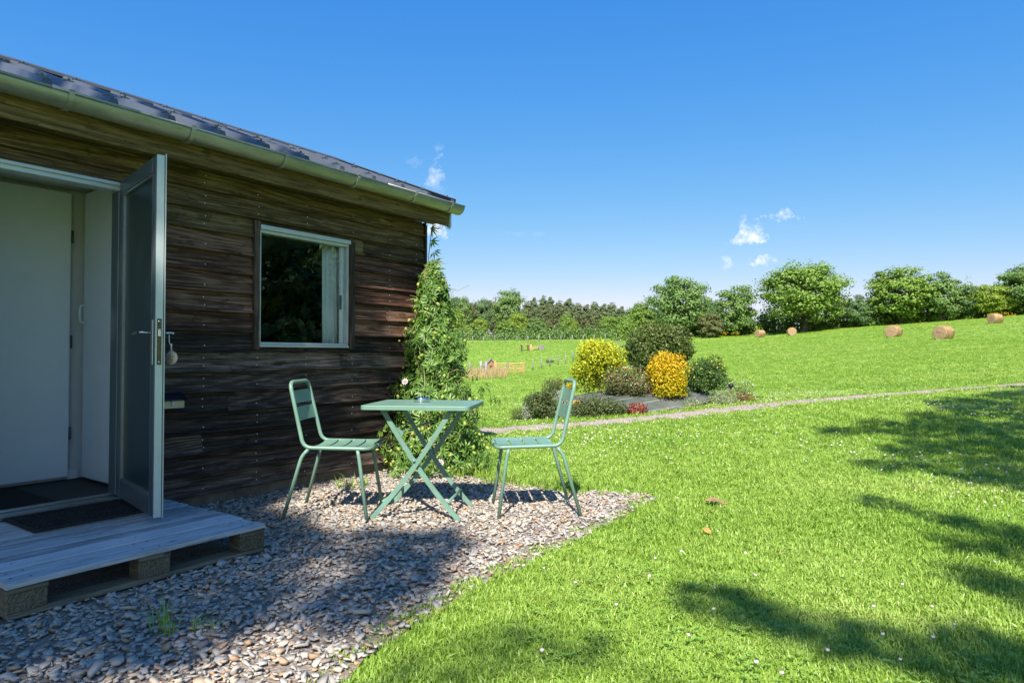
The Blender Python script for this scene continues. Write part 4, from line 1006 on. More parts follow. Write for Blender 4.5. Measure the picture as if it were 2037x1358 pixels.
# ------------------------------------------------------------------ foliage builders
def ellipsoid_pts(n, c, r, shell=.55, lump=.12, seed=0, zmin=None):
    d = rng.normal(size=(n, 3)); d /= np.linalg.norm(d, axis=1, keepdims=True); rad = (shell + (1 - shell) * rng.random(n) ** .7)
    l = 1 + lump * (1.2 * np.sin(d[:, 0] * 5 + seed) * np.sin(d[:, 1] * 6 + seed * 2) + np.sin(d[:, 2] * 7 + seed) * .7 + .9 * np.sin(d[:, 0] * 13 + seed) * np.sin(d[:, 2] * 11 + d[:, 1] * 9)) + lump * .25 * rng.exponential(1, n)
    P = np.asarray(c) + d * (rad * l)[:, None] * np.asarray(r); N = d / np.asarray(r)
    if zmin is not None: k = P[:, 2] > zmin; P, N = P[k], N[k]
    return P, N
def shrub(name, label, cat, base, parts, nleaf, L, W, mat, shell=.6, lump=.12, jitter=.7, up=.3, twigs=8, flowers=None, group=None, stem='twig'):
    """base = world point at the foot; parts = list of (centre offset, radii)"""
    root = empty(name, base, 0, label, cat, group); tot = sum(np.prod(r) ** (2 / 3) for _, r in parts); CC = []; NN = []
    for i, (c, r) in enumerate(parts):
        k = int(nleaf * np.prod(r) ** (2 / 3) / tot); P, N = ellipsoid_pts(k, c, r, shell, lump, i + len(label), 0.005); CC.append(P); NN.append(N / np.linalg.norm(N, axis=1, keepdims=True))
    C = np.concatenate(CC); N = np.concatenate(NN) + rng.normal(size=(len(C), 3)) * jitter; N[:, 2] += .25
    obj('foliage', leaf_mesh('foliage', C, N, L, W, up=up), mat, root)
    mb = MB()
    for i in range(twigs):
        c, r = parts[i % len(parts)]; e = np.array(c) + rng.normal(size=3) * np.array(r) * .45; b = np.array([random.gauss(0, .04), random.gauss(0, .04), -.03]); m = (b + e) / 2 + rng.normal(size=3) * .04
        rr = .012 * max(r) / .5; mb.tube([b, m, e], [rr, rr * .7, rr * .3], 5, cap=False)
    mb.build('stems', stem, root)
    if flowers:
        for (fname, fmat, n, sz, where) in flowers:
            c, r = parts[0] if where is None else where; P, N = ellipsoid_pts(n, c, r, .96, .1, 3, .03); k = N[:, 2] > -.3 * np.abs(N).max(); P = P[k]
            tag(obj(fname, scatter_mesh(fname, P, np.full(len(P), sz) * rng.uniform(.7, 1.2, len(P)), [(IV * [1, 1, .6], IF)]), fmat, root), kind='stuff')
    return root
def bedpt(u, v, Y):
    p = at(u, v, Y); z = float(bed_z(np.array([p[0]]), np.array([p[1]]))[0]) if bed_h(p[0], p[1]) < 1 else g1(p[0], p[1]); return np.array([p[0], p[1], z])
def px(n, Y): return n * Y / FPX
LM = {}
def lobes(c, r, n, k=.62, seed=1, zlo=-.5):
    q = random.Random(seed); out = [(c, tuple(np.array(r) * .78))]
    for i in range(n):
        a = q.uniform(0, 6.28); e = q.uniform(zlo, 1.0); h = math.sqrt(max(0, 1 - e * e)); d = np.array([math.cos(a) * h, math.sin(a) * h, e]); f = q.uniform(.45, .72); s_ = q.uniform(.32, .52) * k / .62
        out.append((tuple(np.array(c) + d * np.array(r) * f), tuple(np.array(r) * s_ * np.array([1, 1, q.uniform(.85, 1.25)]))))
    return out
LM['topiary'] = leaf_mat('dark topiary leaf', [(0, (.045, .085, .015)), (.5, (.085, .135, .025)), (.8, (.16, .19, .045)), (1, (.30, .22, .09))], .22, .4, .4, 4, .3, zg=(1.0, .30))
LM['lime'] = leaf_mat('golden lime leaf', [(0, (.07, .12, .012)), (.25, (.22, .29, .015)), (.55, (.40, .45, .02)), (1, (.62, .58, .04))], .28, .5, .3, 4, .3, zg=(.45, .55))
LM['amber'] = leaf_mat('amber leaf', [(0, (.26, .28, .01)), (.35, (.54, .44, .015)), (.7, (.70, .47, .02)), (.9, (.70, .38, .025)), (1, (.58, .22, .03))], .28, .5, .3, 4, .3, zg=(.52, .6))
LM['mid'] = leaf_mat('mid green leaf', [(0, (.035, .085, .018)), (.6, (.085, .165, .04)), (1, (.16, .24, .075))], .3, .5, .3, 2.5)
LM['olive'] = leaf_mat('grey olive leaf', [(0, (.05, .08, .025)), (.6, (.12, .16, .055)), (1, (.24, .26, .12))], .3, .5, .3, 2.5)
LM['silver'] = leaf_mat('silver leaf', [(0, (.20, .24, .18)), (1, (.48, .52, .42))], .25, .7, .2, 2.5)
LM['varie'] = leaf_mat('pale variegated leaf', [(0, (.12, .18, .07)), (.5, (.28, .34, .17)), (1, (.50, .54, .34))], .3, .6, .2, 2.5)
LM['red'] = leaf_mat('red heuchera leaf', [(0, (.14, .03, .025)), (.6, (.34, .10, .07)), (1, (.50, .26, .16))], .3, .5, .3, 3)
LM['purple'] = leaf_mat('purple heuchera leaf', [(0, (.05, .035, .035)), (.5, (.16, .12, .12)), (1, (.40, .37, .38))], .2, .4, .4, 3)
LM['rust'] = leaf_mat('rusty foliage', [(0, (.11, .075, .03)), (.6, (.25, .15, .06)), (1, (.36, .22, .10))], .3, .6, .2, 2.5)
LM['pinkish'] = leaf_mat('airy pinkish foliage', [(0, (.08, .12, .035)), (.6, (.18, .20, .08)), (1, (.36, .27, .18))], .35, .6, .2, 2.5)
for nme, c in (('yellowfl', (.80, .52, .02)), ('redfl', (.62, .06, .07)), ('whitefl', (.78, .74, .72)), ('mauvefl', (.42, .30, .58)), ('goldfl', (.80, .45, .015)), ('orangefl', (.75, .25, .03))): M[nme] = plain('petals ' + nme, c, .7, 0, .12, 40)

# ------------------------------------------------------------------ shrubs of the planted bed
b = bedpt(1308, 770, 13.0); r = px(70, 13)
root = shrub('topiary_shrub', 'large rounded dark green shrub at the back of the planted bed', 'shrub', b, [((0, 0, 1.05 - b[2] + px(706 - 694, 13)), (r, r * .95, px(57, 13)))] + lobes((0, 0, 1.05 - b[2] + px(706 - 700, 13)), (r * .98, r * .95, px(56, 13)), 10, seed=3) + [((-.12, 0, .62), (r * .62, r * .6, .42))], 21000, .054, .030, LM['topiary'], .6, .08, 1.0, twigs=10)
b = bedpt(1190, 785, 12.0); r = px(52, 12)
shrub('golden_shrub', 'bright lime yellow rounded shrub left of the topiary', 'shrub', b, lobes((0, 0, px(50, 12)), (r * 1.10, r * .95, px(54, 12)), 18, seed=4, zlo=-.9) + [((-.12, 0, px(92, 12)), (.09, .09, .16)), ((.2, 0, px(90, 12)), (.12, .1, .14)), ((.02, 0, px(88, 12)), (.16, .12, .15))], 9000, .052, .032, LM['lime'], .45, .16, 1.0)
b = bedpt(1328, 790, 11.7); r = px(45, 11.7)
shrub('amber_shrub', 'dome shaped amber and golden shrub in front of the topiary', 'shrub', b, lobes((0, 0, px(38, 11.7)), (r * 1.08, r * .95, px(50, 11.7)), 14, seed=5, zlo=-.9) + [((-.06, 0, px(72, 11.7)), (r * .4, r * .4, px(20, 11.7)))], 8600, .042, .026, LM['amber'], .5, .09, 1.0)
b = bedpt(1400, 790, 12.3); r = px(36, 12.3)
shrub('potentilla_shrub', 'green bushy shrub dotted with yellow flowers beside the amber shrub', 'shrub', b, lobes((0, 0, px(34, 12.3)), (r * 1.32, r * 1.1, px(46, 12.3)), 14, seed=16, zlo=-.8), 7000, .046, .024, LM['mid'], .45, .15, 1.0, flowers=[('blossoms', 'yellowfl', 60, .017, ((.06, -.05, px(40, 12.3)), (r * 1.02, r, px(36, 12.3))))])
b = bedpt(1246, 797, 11.6); r = px(38, 11.6)
shrub('fuchsia_shrub', 'airy pink and white flowered bush between the golden and amber shrubs', 'shrub', b, lobes((0, 0, px(28, 11.6)), (r * 1.25, r * .9, px(38, 11.6)), 16, seed=7, zlo=-.9), 4600, .05, .018, LM['pinkish'], .35, .2, 1.0, flowers=[('red_flowers', 'redfl', 60, .013, None), ('white_flowers', 'whitefl', 70, .012, None)])
b = bedpt(1287, 792, 11.75); r = px(18, 11.7)
shrub('withered_plant', 'dry brown seed stalks at the left foot of the amber shrub', 'plant', b, [((0, 0, px(20, 11.7)), (r, r * .8, px(24, 11.7)))], 600, .05, .014, LM['rust'], .3, .2, 1.0, flowers=[('orange_flowers', 'orangefl', 14, .014, ((-.02, -.1, .08), (r, r, .08)))])
b = bedpt(1082, 826, 10.6); r = px(34, 10.6)
shrub('hebe_shrub', 'compact olive green shrub at the left end of the bed', 'shrub', b, lobes((0, 0, px(24, 10.6)), (r * 1.25, r, px(33, 10.6)), 12, seed=8), 3600, .042, .020, LM['olive'], .6, .14, flowers=[('yellow_flowers', 'yellowfl', 9, .012, None)])
b = bedpt(1102, 786, 11.4); r = px(26, 11.4)
shrub('red_sage', 'upright grassy plant with small red flowers behind the olive shrub', 'plant', b, [((0, 0, px(26, 11.4)), (r, r * .8, px(28, 11.4)))], 900, .16, .010, LM['olive'], .2, .1, 1.0, up=3.0, flowers=[('red_flowers', 'redfl', 26, .010, ((-.02, 0, px(38, 11.4)), (r, r, px(20, 11.4))))])
b = bedpt(1130, 778, 11.6); r = px(15, 11.6)
shrub('golden_plant', 'small golden yellow clump left of the lime shrub', 'plant', b, [((0, 0, px(28, 11.6)), (r, r, px(17, 11.6)))], 700, .035, .02, LM['amber'], .5, .15)
b = bedpt(1030, 832, 10.5); r = px(16, 10.5)
shrub('heather_plant', 'dark low tuft at the far left tip of the bed', 'plant', b, [((0, 0, px(11, 10.5)), (r, r, px(15, 10.5)))], 800, .035, .009, LM['olive'], .3, .1, 1.0, up=1.5)
b = bedpt(1046, 828, 10.45); r = px(11, 10.5)
shrub('silver_plant', 'small silver leaved plant left of the olive shrub', 'plant', b, [((0, 0, px(14, 10.5)), (r, r, px(18, 10.5)))], 380, .035, .010, LM['silver'], .3, .2, 1.0, up=1.0)
b = bedpt(1061, 795, 11.0); r = px(15, 11)
shrub('spire_plant', 'thin upright green stalks rising behind the olive shrub', 'plant', b, [((0, 0, px(26, 11)), (r, r, px(24, 11))), ((.02, 0, px(40, 11)), (.02, .02, px(24, 11)))], 420, .05, .012, LM['mid'], .1, .1, 1.0, up=1.5)
b = bedpt(1190, 826, 10.75); r = px(44, 10.7)
shrub('groundcover_shrub', 'low spreading green shrub at the front centre of the bed', 'shrub', b, lobes((0, 0, px(16, 10.7)), (r * 1.35, r * .85, px(32, 10.7)), 14, seed=9) + [((-.24, .0, px(12, 10.7)), (r * .7, r * .6, px(16, 10.7)))], 3800, .038, .019, LM['olive'], .55, .16)
b = bedpt(1150, 808, 10.95); r = px(17, 10.9)
shrub('yellow_daisies', 'clump of small bright yellow flowers behind the right chair', 'flowers', b, [((0, 0, px(10, 10.9)), (r, r, px(12, 10.9)))], 300, .03, .012, LM['mid'], .3, .1, 1.0, flowers=[('blossoms', 'goldfl', 130, .012, None)])
b = bedpt(1238, 806, 10.95); r = px(15, 10.9)
shrub('dark_heuchera', 'small dark purple leaved plant in front of the fuchsia bush', 'plant', b, [((0, 0, px(8, 10.9)), (r, r, px(10, 10.9)))], 260, .045, .036, LM['purple'], .4, .1)
b = bedpt(1268, 820, 10.85); r = px(20, 10.8)
shrub('red_heuchera', 'small mound of red leaves at the front edge of the bed', 'plant', b, [((0, 0, px(10, 10.8)), (r, r * .9, px(14, 10.8)))], 800, .036, .026, LM['red'], .6, .1)
b = bedpt(1326, 810, 11.2); r = px(9, 11.2)
shrub('dried_tuft', 'little pale dried tuft on the bare membrane', 'plant', b, [((0, 0, .01), (r, r, px(6, 11.2)))], 300, .035, .006, M['straw'], .3, .1, 1.0, up=1.0)
b = bedpt(1378, 806, 11.5); r = px(22, 11.5)
shrub('variegated_plant', 'low white edged plant spreading below the yellow flowered shrub', 'plant', b, [((0, 0, px(6, 11.5)), (r, r, px(11, 11.5)))], 700, .03, .015, LM['varie'], .5, .2)
b = bedpt(1438, 804, 11.75); r = px(30, 11.7)
shrub('cushion_plant', 'pale grey green cushion at the right front of the bed', 'plant', b, [((0, 0, px(12, 11.7)), (r, r * .8, px(18, 11.7)))], 2200, .034, .014, LM['varie'], .6, .08)
b = bedpt(1472, 786, 12.3); r = px(30, 12.3)
shrub('gaura_plant', 'airy spray of tiny white flowers at the right end of the bed', 'plant', b, [((0, 0, px(20, 12.3)), (r, r, px(24, 12.3)))], 900, .045, .010, LM['olive'], .2, .2, 1.0, up=.8, flowers=[('white_flowers', 'whitefl', 120, .010, None), ('mauve_flowers', 'mauvefl', 10, .015, ((-.25, -.05, .28), (.1, .1, .08)))])
b = bedpt(1480, 797, 12.1); r = px(24, 12.1)
shrub('rusty_plant', 'low rust brown plant under the white flower spray', 'plant', b, [((0, 0, px(8, 12.1)), (r, r * .7, px(14, 12.1)))], 1000, .035, .012, LM['rust'], .5, .1)
b = bedpt(1115, 806, 11.1); r = px(24, 11.1)
shrub('lavender_plant', 'grey green bushy plant between the olive shrub and the lime shrub', 'plant', b, lobes((0, 0, px(16, 11.1)), (r * 1.2, r, px(26, 11.1)), 9, seed=21), 2000, .045, .014, LM['silver'], .4, .2, 1.0, up=.8)
b = bedpt(1350, 797, 11.9); r = px(22, 11.9)
shrub('catmint_plant', 'low mauve flowered plant at the right foot of the amber shrub', 'plant', b, lobes((0, 0, px(6, 11.9)), (r * 1.2, r, px(12, 11.9)), 7, seed=22), 900, .034, .014, LM['mid'], .4, .2, 1.0, flowers=[('mauve_flowers', 'mauvefl', 24, .009, ((0, 0, px(8, 11.9)), (r, r, px(12, 11.9))))])
sp = bedpt(1453, 790, 11.95); spk = empty('solar_spike_light', sp, 0, 'black solar spike light standing at the right end of the bed', 'light')
mb = MB(); mb.tube([(0, 0, -.03), (.01, 0, .3)], .010, 8); mb.build('spike', 'twig', spk)
mb = MB(); mb.lathe([(.02, .29), (.045, .31), (.05, .35), (.03, .375)], (.012, 0, 0), 12); mb.build('head', 'black', spk)
bd = onground(1512, 793); bo = MB().box(-.22, .22, -.015, .015, 0, .05, .004).build('edging_board', 'black'); bo.location = bd; bo.rotation_euler = (0, .06, .9); tag(bo, 'short black edging strip at the right tip of the bed', 'edging')

# ------------------------------------------------------------------ passion flower at the cabin corner
pc = np.array([-.705, 5.93, 0.0])
pf = empty('passion_flower_bush', pc, 0, 'tall passion flower climber bushing out at the cabin corner', 'climber')
LM['passion'] = leaf_mat('passion flower leaf', [(0, (.045, .105, .018)), (.45, (.105, .215, .036)), (.8, (.19, .315, .065)), (1, (.27, .35, .10))], .2, .4, .4, 4)
M['fruit'] = leaf_mat('green passion fruit', [(0, (.24, .33, .05)), (.8, (.40, .46, .10)), (1, (.62, .48, .10))], .15, .4, .4, 3)
def cone_pts(n, shell=.5):
    z = rng.random(n) ** 1.25 * 1.86; f = z / 1.86
    r = .47 * (1 - f) ** .72 * (1 + .13 * np.sin(z * 9) * np.sin(z * 4 + 1)) * np.where(f < .08, .75 + f * 3, 1); th = rng.uniform(0, 6.28, n)
    rr = r * (shell + (1 - shell) * rng.random(n) ** .6) * (1 + .17 * np.sin(th * 3 + z * 5) * np.sin(th * 2 - z * 7)) + rng.exponential(.018, n); cx = -.055 * f + .02
    P = np.stack([cx + rr * np.cos(th), rr * np.sin(th) + .12 * f, z + .01], -1); N = np.stack([np.cos(th), np.sin(th), np.full(n, .35)], -1)
    hole = np.sin(P[:, 0] * 17 + 2 * np.sin(z * 6)) * np.sin(z * 13 + 3 * P[:, 0]) * np.sin(P[:, 1] * 15 + z * 5) + rng.normal(size=n) * .08; k = (hole < .22) | (rr < r * .62)
    return P[k], N[k]
C, N = cone_pts(2000, .5)
for i in range(46):      # ragged shoots reaching out of the mass
    a_, n_ = cone_pts(1, 1.0)
    if len(a_):
        L_ = random.uniform(.05, .17); dv = n_[0] * [1, 1, .2] + rng.normal(size=3) * .35 + [0, 0, random.uniform(-.3, .5)]; C = np.concatenate([C, a_ + dv * L_ * np.array([[.3], [.6], [.85], [1.0]])]); N = np.concatenate([N, np.repeat(n_, 4, 0)])
CL = []; NLs = []; DL = []
for i in range(len(C)):       # palmate leaves: five narrow fingers each
    nn = N[i] / np.linalg.norm(N[i]) + rng.normal(size=3) * .35; nn /= np.linalg.norm(nn); t = np.cross(nn, rng.normal(size=3)); t /= np.linalg.norm(t); bb = np.cross(nn, t); s = random.uniform(.7, 1.25)
    for k in range(5):
        a = (k - 2) * .62; dd = math.cos(a) * t + math.sin(a) * bb - nn * .15; CL.append(C[i] + dd * .040 * s); NLs.append(nn + rng.normal(size=3) * .1); DL.append(dd)
def strict_leaves(name, C, N, D, L, W):
    n = len(C); C, N, D = map(np.asarray, (C, N, D)); D = D / np.linalg.norm(D, axis=1, keepdims=True); B = np.cross(N, D); B /= np.linalg.norm(B, axis=1, keepdims=True); L = L * rng.uniform(.75, 1.2, (n, 1)); W = W * rng.uniform(.8, 1.2, (n, 1)); U = np.cross(D, B)
    V = np.stack([C - D * L / 2, C - D * L * .05 + B * W / 2 + U * W * .2, C + D * L / 2 - U * L * .06, C - D * L * .05 - B * W / 2 + U * W * .2], 1).reshape(-1, 3); i = np.arange(n)[:, None] * 4
    return npmesh(name, V, np.concatenate([i + [[0, 1, 2]], i + [[0, 2, 3]]], 1).reshape(-1, 3))
obj('foliage', strict_leaves('foliage', CL, NLs, DL, .070, .017), LM['passion'], pf)
C, N = cone_pts(6500, .35); obj('inner_foliage', leaf_mesh('inner_foliage', C, N + rng.normal(size=N.shape) * .8, .055, .014, up=-.2), LM['passion'], pf)
C, N = cone_pts(900, .75); C2 = C; mb = MB()
for i in range(260):          # pale tangled stems
    a = C[i]; q = a + np.array([random.gauss(0, .06), random.gauss(0, .06), random.gauss(.0, .07)]); mb.tube([a, (a + q) / 2 + rng.normal(size=3) * .02, q], [.0026, .0024, .0016], 4, cap=False)
for i in range(9): mb.tube([(random.gauss(0, .08), random.gauss(0, .08), -.02), (random.gauss(0, .15), random.gauss(0, .12), .5), (random.gauss(-.02, .10), random.gauss(.05, .08), 1.1), (random.gauss(-.05, .05), random.gauss(.1, .05), 1.6)], [.008, .006, .005, .003], 5, cap=False)
M['palestem'] = plain('pale stem', (.26, .24, .10), .7, 0, .3, 20)
mb.build('stems', 'palestem', pf)
C, N = cone_pts(230, 1.0); FV = IV * [.62, .62, 1.0]
fr_ = scatter_mesh('fruits', C + N / np.linalg.norm(N, axis=1, keepdims=True) * .012, rng.uniform(.017, .028, len(C)), [(FV, IF)], .5); fr_.polygons.foreach_set('use_smooth', np.ones(len(fr_.polygons), bool)); tag(obj('fruits', fr_, M['fruit'], pf), kind='stuff')
def passion_bloom(p, nrm, s=.032):
    q = Vector(nrm).to_track_quat('Z', 'Y'); bl = bpy.data.objects.new('flower', None); link(bl, pf); bl.location = p; bl.rotation_mode = 'QUATERNION'; bl.rotation_quaternion = q
    mb = MB()
    for k in range(10):
        a = k * .628; d = np.array([math.cos(a), math.sin(a), .12]); e = np.array([-math.sin(a), math.cos(a), 0]); z = np.array([0, 0, .001 * (k % 2)])
        mb.add([d * s * .12 + z, d * s * .55 + e * s * .2 + z, d * s + z + [0, 0, .002], d * s * .55 - e * s * .2 + z], [(0, 1, 2, 3)])
    mb.build('petals', 'whitefl', bl)
    mb = MB(); mb.lathe([(.62 * s, .006), (.60 * s, .008), (.40 * s, .005)], n=18); mb.build('corona', 'mauvefl', bl)
    mb = MB(); mb.lathe([(.34 * s, .004), (.22 * s, .012), (.08 * s, .022)], n=10); mb.build('stigma', 'goldfl', bl)
for (u, v, Y) in ((806, 759, 5.60), (805, 943, 5.50), (876, 920, 5.44)):
    w = at(u, v, Y) - pc; passion_bloom(tuple(w), (-.35 if u < 850 else .1, -1, .35))
# the thin shoot that climbs the corner to the eaves
shoot = empty('climbing_shoot', tuple(wl(CORNER + .05, -.045)) + (1.55,), 0, 'thin leafy shoot climbing the cabin corner up to the eaves', 'climber')
pts = [(0, 0, 0), (.01, .0, .2), (-.01, 0, .45), (.015, 0, .66), (.03, .0, .74)]; MB().tube(pts, .004, 5).build('stem', 'palestem', shoot)
CL, NLs, DL = [], [], []
for (x, z, s) in ((.02, .72, .9), (.06, .50, 1.0), (.085, .40, 1.2), (.04, .30, 1.0), (.11, .24, 1.3), (.05, .18, 1.1), (.15, .14, 1.4), (.07, .08, 1.2), (.12, .04, 1.2), (.2, .0, 1.3), (.16, -.08, 1.2), (.24, -.14, 1.2), (.03, .60, .8), (.10, -.02, 1.2)):
    p = np.array([x * .7, -.02 + random.gauss(0, .02), z]); nn = np.array([random.gauss(0, .3), -1, random.gauss(.3, .3)]); nn /= np.linalg.norm(nn); t = np.array([.75, 0, -.35 + random.gauss(0, .4)]); t -= nn * (t @ nn); t /= np.linalg.norm(t); bb = np.cross(nn, t)
    for k in range(5):
        a = (k - 2) * .6; dd = math.cos(a) * t + math.sin(a) * bb; dd[2] -= .25; CL.append(p + dd * .045 * s); NLs.append(nn); DL.append(dd)
obj('leaves', strict_leaves('leaves', CL, NLs, DL, .095, .019), LM['passion'], shoot)
mb = MB()
for k in range(3): mb.tube([(.02 + .03 * j, random.gauss(0, .01), .74 + .03 * math.sin(j * 1.7 + k)) for j in range(7)], .002, 4)
mb.build('tendrils', 'twig', shoot)

# ------------------------------------------------------------------ hay bales on the meadow
def bale_mesh():
    n, m = 40, 9; V = []; F = []; Rr, Ln = .62, 1.15
    for j in range(m):
        x = (j / (m - 1) - .5) * Ln
        for k in range(n):
            a = 2 * math.pi * k / n; r = Rr * (1 + random.uniform(-.02, .02)) * (.965 if j in (0, m - 1) else 1); z = r * math.sin(a); z = max(z, -.585)
            V.append((x + (random.uniform(-.02, .02) if j in (0, m - 1) else 0), r * math.cos(a), z + .58))
    for j in range(m - 1):
        for k in range(n): F.append((j * n + k, j * n + (k + 1) % n, (j + 1) * n + (k + 1) % n, (j + 1) * n + k))
    for j, s in ((0, -1), (m - 1, 1)):
        prev = [j * n + k for k in range(n)]
        for q in range(5):      # coiled layers on the end face
            rr = Rr * (.93 - q * .2); o = len(V)
            for k in range(n): a = 2 * math.pi * k / n; V.append((s * (Ln / 2 + random.uniform(-.01, .03) + (.02 if q % 2 else -.01)), rr * math.cos(a), rr * math.sin(a) * .97 + .58))
            cur = [o + k for k in range(n)]
            for k in range(n): F.append((prev[k], prev[(k + 1) % n], cur[(k + 1) % n], cur[k]))
            prev = cur
        F.append(tuple(prev))
    return MB().add(V, F, True).mesh('body')
bme = bale_mesh(); bme.materials.append(M['hay'])
C = []; D = []
for i in range(1500):
    a = random.uniform(0, 6.28); x = random.uniform(-.58, .58); C.append((x, .63 * math.cos(a), max(.63 * math.sin(a) + .58, .02))); D.append((random.gauss(0, 1), -math.sin(a), math.cos(a)))
bst = leaf_mesh('loose_straw', np.array(C), np.array(C) - [0, 0, .58] + rng.normal(size=(1500, 3)) * .5, .24, .014, D=np.array(D)); bst.materials.append(M['straw'])
for (u, v, Y, rz, lab) in ((1877, 675, 56, 205, 'round hay bale nearest the camera, lowest on the meadow'), (1778, 670.5, 66, 215, 'round hay bale left of the nearest one, mid meadow'), (1512, 671, 104, 200, 'small distant round hay bale furthest left by the hedge'),
                           (1575, 667, 100, 255, 'small distant hay bale seen end on below the largest hedge tree'), (1980, 643, 80, 12, 'round hay bale high on the slope at the right edge')):
    p = onground(u, v); e = empty('hay_bale', (p[0], p[1], p[2] - .03), R(rz), lab, 'hay bale', 'hay bales on the meadow')
    s = {56: 1.0, 66: 1.0, 104: 1.0, 100: 1.0, 80: 1.0}[Y] * (np.linalg.norm(p[:2]) / math.hypot(Y, (u - CU) / FPX * Y)); s = min(max(s, .8), 1.3); e.scale = (s, s, s)
    link(bpy.data.objects.new('body', bme), e); tag(link(bpy.data.objects.new('loose_straw', bst), e), kind='stuff')

# ------------------------------------------------------------------ gate, fences and field furniture
ga, gb = onground(986, 744), onground(1041, 742); gdir = gb - ga; gw = np.linalg.norm(gdir[:2]); grz = math.atan2(gdir[1], gdir[0]); k = gw / 2.9
gate = empty('field_gate', ga, grz, 'new orange timber five bar gate in the paddock fence', 'gate')
for x in (-.09, gw + .05):
    mb = MB(); mb.box(x - .08, x + .08, -.08, .08, -.1, 1.42, .01); mb.build('gate_post', 'newwood', gate)
for i, zz in enumerate((.18, .40, .62, .86, 1.12)): MB().box(.01, gw - .05, -.02, .02, zz, zz + .085).build('rail', 'newwood', gate)
for x in (.03, gw - .10): MB().box(x, x + .07, -.045, -.022, .12, 1.24).build('stile', 'newwood', gate)
MB().bar([(gw * .45, -.04, 1.15), (gw - .1, -.04, .2)], .09, .03, (0, 1, 0)).build('brace', 'newwood', gate)
MB().bar([(.1, .04, .3), (gw * .42, .04, .85)], .08, .03, (0, 1, 0)).build('brace', 'newwood', gate)
def post(u, v, h, w=.10, mat='greywood', name='fence_post', par=None, top=None):
    p = onground(u, v); d = np.linalg.norm(p[:2])
    return p
def fence(name, label, pts, h, w, mat='greywood', wires=(.3, .7, 1.05), group=None):
    e = empty(name, pts[0], 0, label, 'fence', group); P = [np.array(p) - pts[0] for p in pts]
    for p in P:
        hh = h * random.uniform(.94, 1.06); MB().tube([p + [0, 0, -.1], p + [random.uniform(-.03, .03), 0, hh]], [w, w * .95], 7).build('post', mat, e)
    for zz in wires:
        MB().tube([p + [0, 0, zz] for p in P], .008, 4).build('wire', 'alu_grey', e)
    return e
fence('far_fence', 'long post and wire fence along the wood at the far field edge', [onground(u, 681.5 - (u - 930) * .012) for u in np.arange(918, 1236, 22)], 1.25, .07)
fence('paddock_fence', 'grey post and wire fence climbing right from the gate', [onground(u, v) for u, v in ((1060, 737), (1077, 733), (1094, 729.5), (1110, 726), (1125, 723), (1140, 719), (1156, 714.5), (1172, 710), (1188, 706), (1203, 702), (1215, 698), (1226, 695), (1234, 693))], 1.25, .07)
fence('corner_fence', 'old grey fence posts beside the tall dry grass left of the gate', [onground(u, v) for u, v in ((935, 752), (956, 748), (967, 752))], 1.3, .11, wires=(.5, .9))
pp = onground(1009, 744.5); o = MB().tube([(0, 0, -.1), (.02, 0, 1.25)], [.11, .10], 8).build('wooden_post', 'greywood'); o.location = pp; tag(o, 'single weathered grey post standing in front of the gate', 'post')
cp = onground(974, 738) + np.array([0, 1.5, 0]); coop = empty('hen_house', cp, .25, 'small wooden hen house with pitched roof left of the gate', 'hen house')
MB().add([(-.6, -.5, 0), (.6, -.5, 0), (.6, -.5, .75), (0, -.5, 1.35), (-.6, -.5, .75), (-.6, .7, 0), (.6, .7, 0), (.6, .7, .75), (0, .7, 1.35), (-.6, .7, .75)], [(0, 1, 2, 3, 4), (9, 8, 7, 6, 5), (0, 5, 6, 1), (1, 6, 7, 2), (4, 9, 5, 0), (2, 7, 8, 3), (3, 8, 9, 4)]).build('walls', wood_mat('hen house boards', (.20, .10, .06), (.34, .19, .12), (.45, .28, .18), axis='z'), coop)
for s in (-1, 1): MB().add([(0, -.65, 1.42), (s * .85, -.65, .58), (s * .85, .8, .58), (0, .8, 1.42), (0, -.65, 1.37), (s * .82, -.65, .54), (s * .82, .8, .54), (0, .8, 1.37)], [(0, 1, 2, 3), (7, 6, 5, 4), (0, 4, 5, 1), (1, 5, 6, 2), (2, 6, 7, 3), (3, 7, 4, 0)]).build('roof', 'greywood', coop)
MB().box(-.16, .16, -.515, -.502, .25, .62).build('pop_hole', 'black', coop)
bp = onground(1060, 697); cl = empty('climbing_bench', bp, .1, 'low wooden goat platform in the middle of the paddock', 'platform')
MB().box(-1.9, -.6, -.4, .4, .85, .97, .01).build('platform_top', 'newwood', cl)
for x in (-1.75, -.75): MB().box(x - .08, x + .08, -.35, .35, 0, .849).build('leg', 'bark', cl)
MB().bar([(-.6, 0, .3), (.9, 0, .62)], .16, .7, (0, 1, 0)).build('ramp', 'newwood', cl)
MB().box(.9, 1.7, -.35, .35, .05, .85, .02).build('crate', 'greywood', cl)
MB().box(-.5, -.2, -.3, .3, 0, .95, .02).build('end_panel', 'newwood', cl)
wp = onground(1098, 728) + np.array([0, 4, 0]); wp[2] = g1(wp[0], wp[1]); wtr = empty('water_trough', wp, .2, 'small pale trough behind the paddock fence', 'trough')
MB().add([(-.6, -.25, 0), (.6, -.25, 0), (.7, -.35, .5), (-.7, -.35, .5), (-.6, .25, 0), (.6, .25, 0), (.7, .35, .5), (-.7, .35, .5)], [(0, 1, 2, 3), (7, 6, 5, 4), (0, 4, 5, 1), (1, 5, 6, 2), (3, 7, 4, 0), (2, 6, 7, 3)]).build('tub', 'pipe', wtr); wtr.scale = (.7, .7, .7)
MB().box(-.62, .62, -.28, .28, .505, .52).build('water', 'solar', wtr)
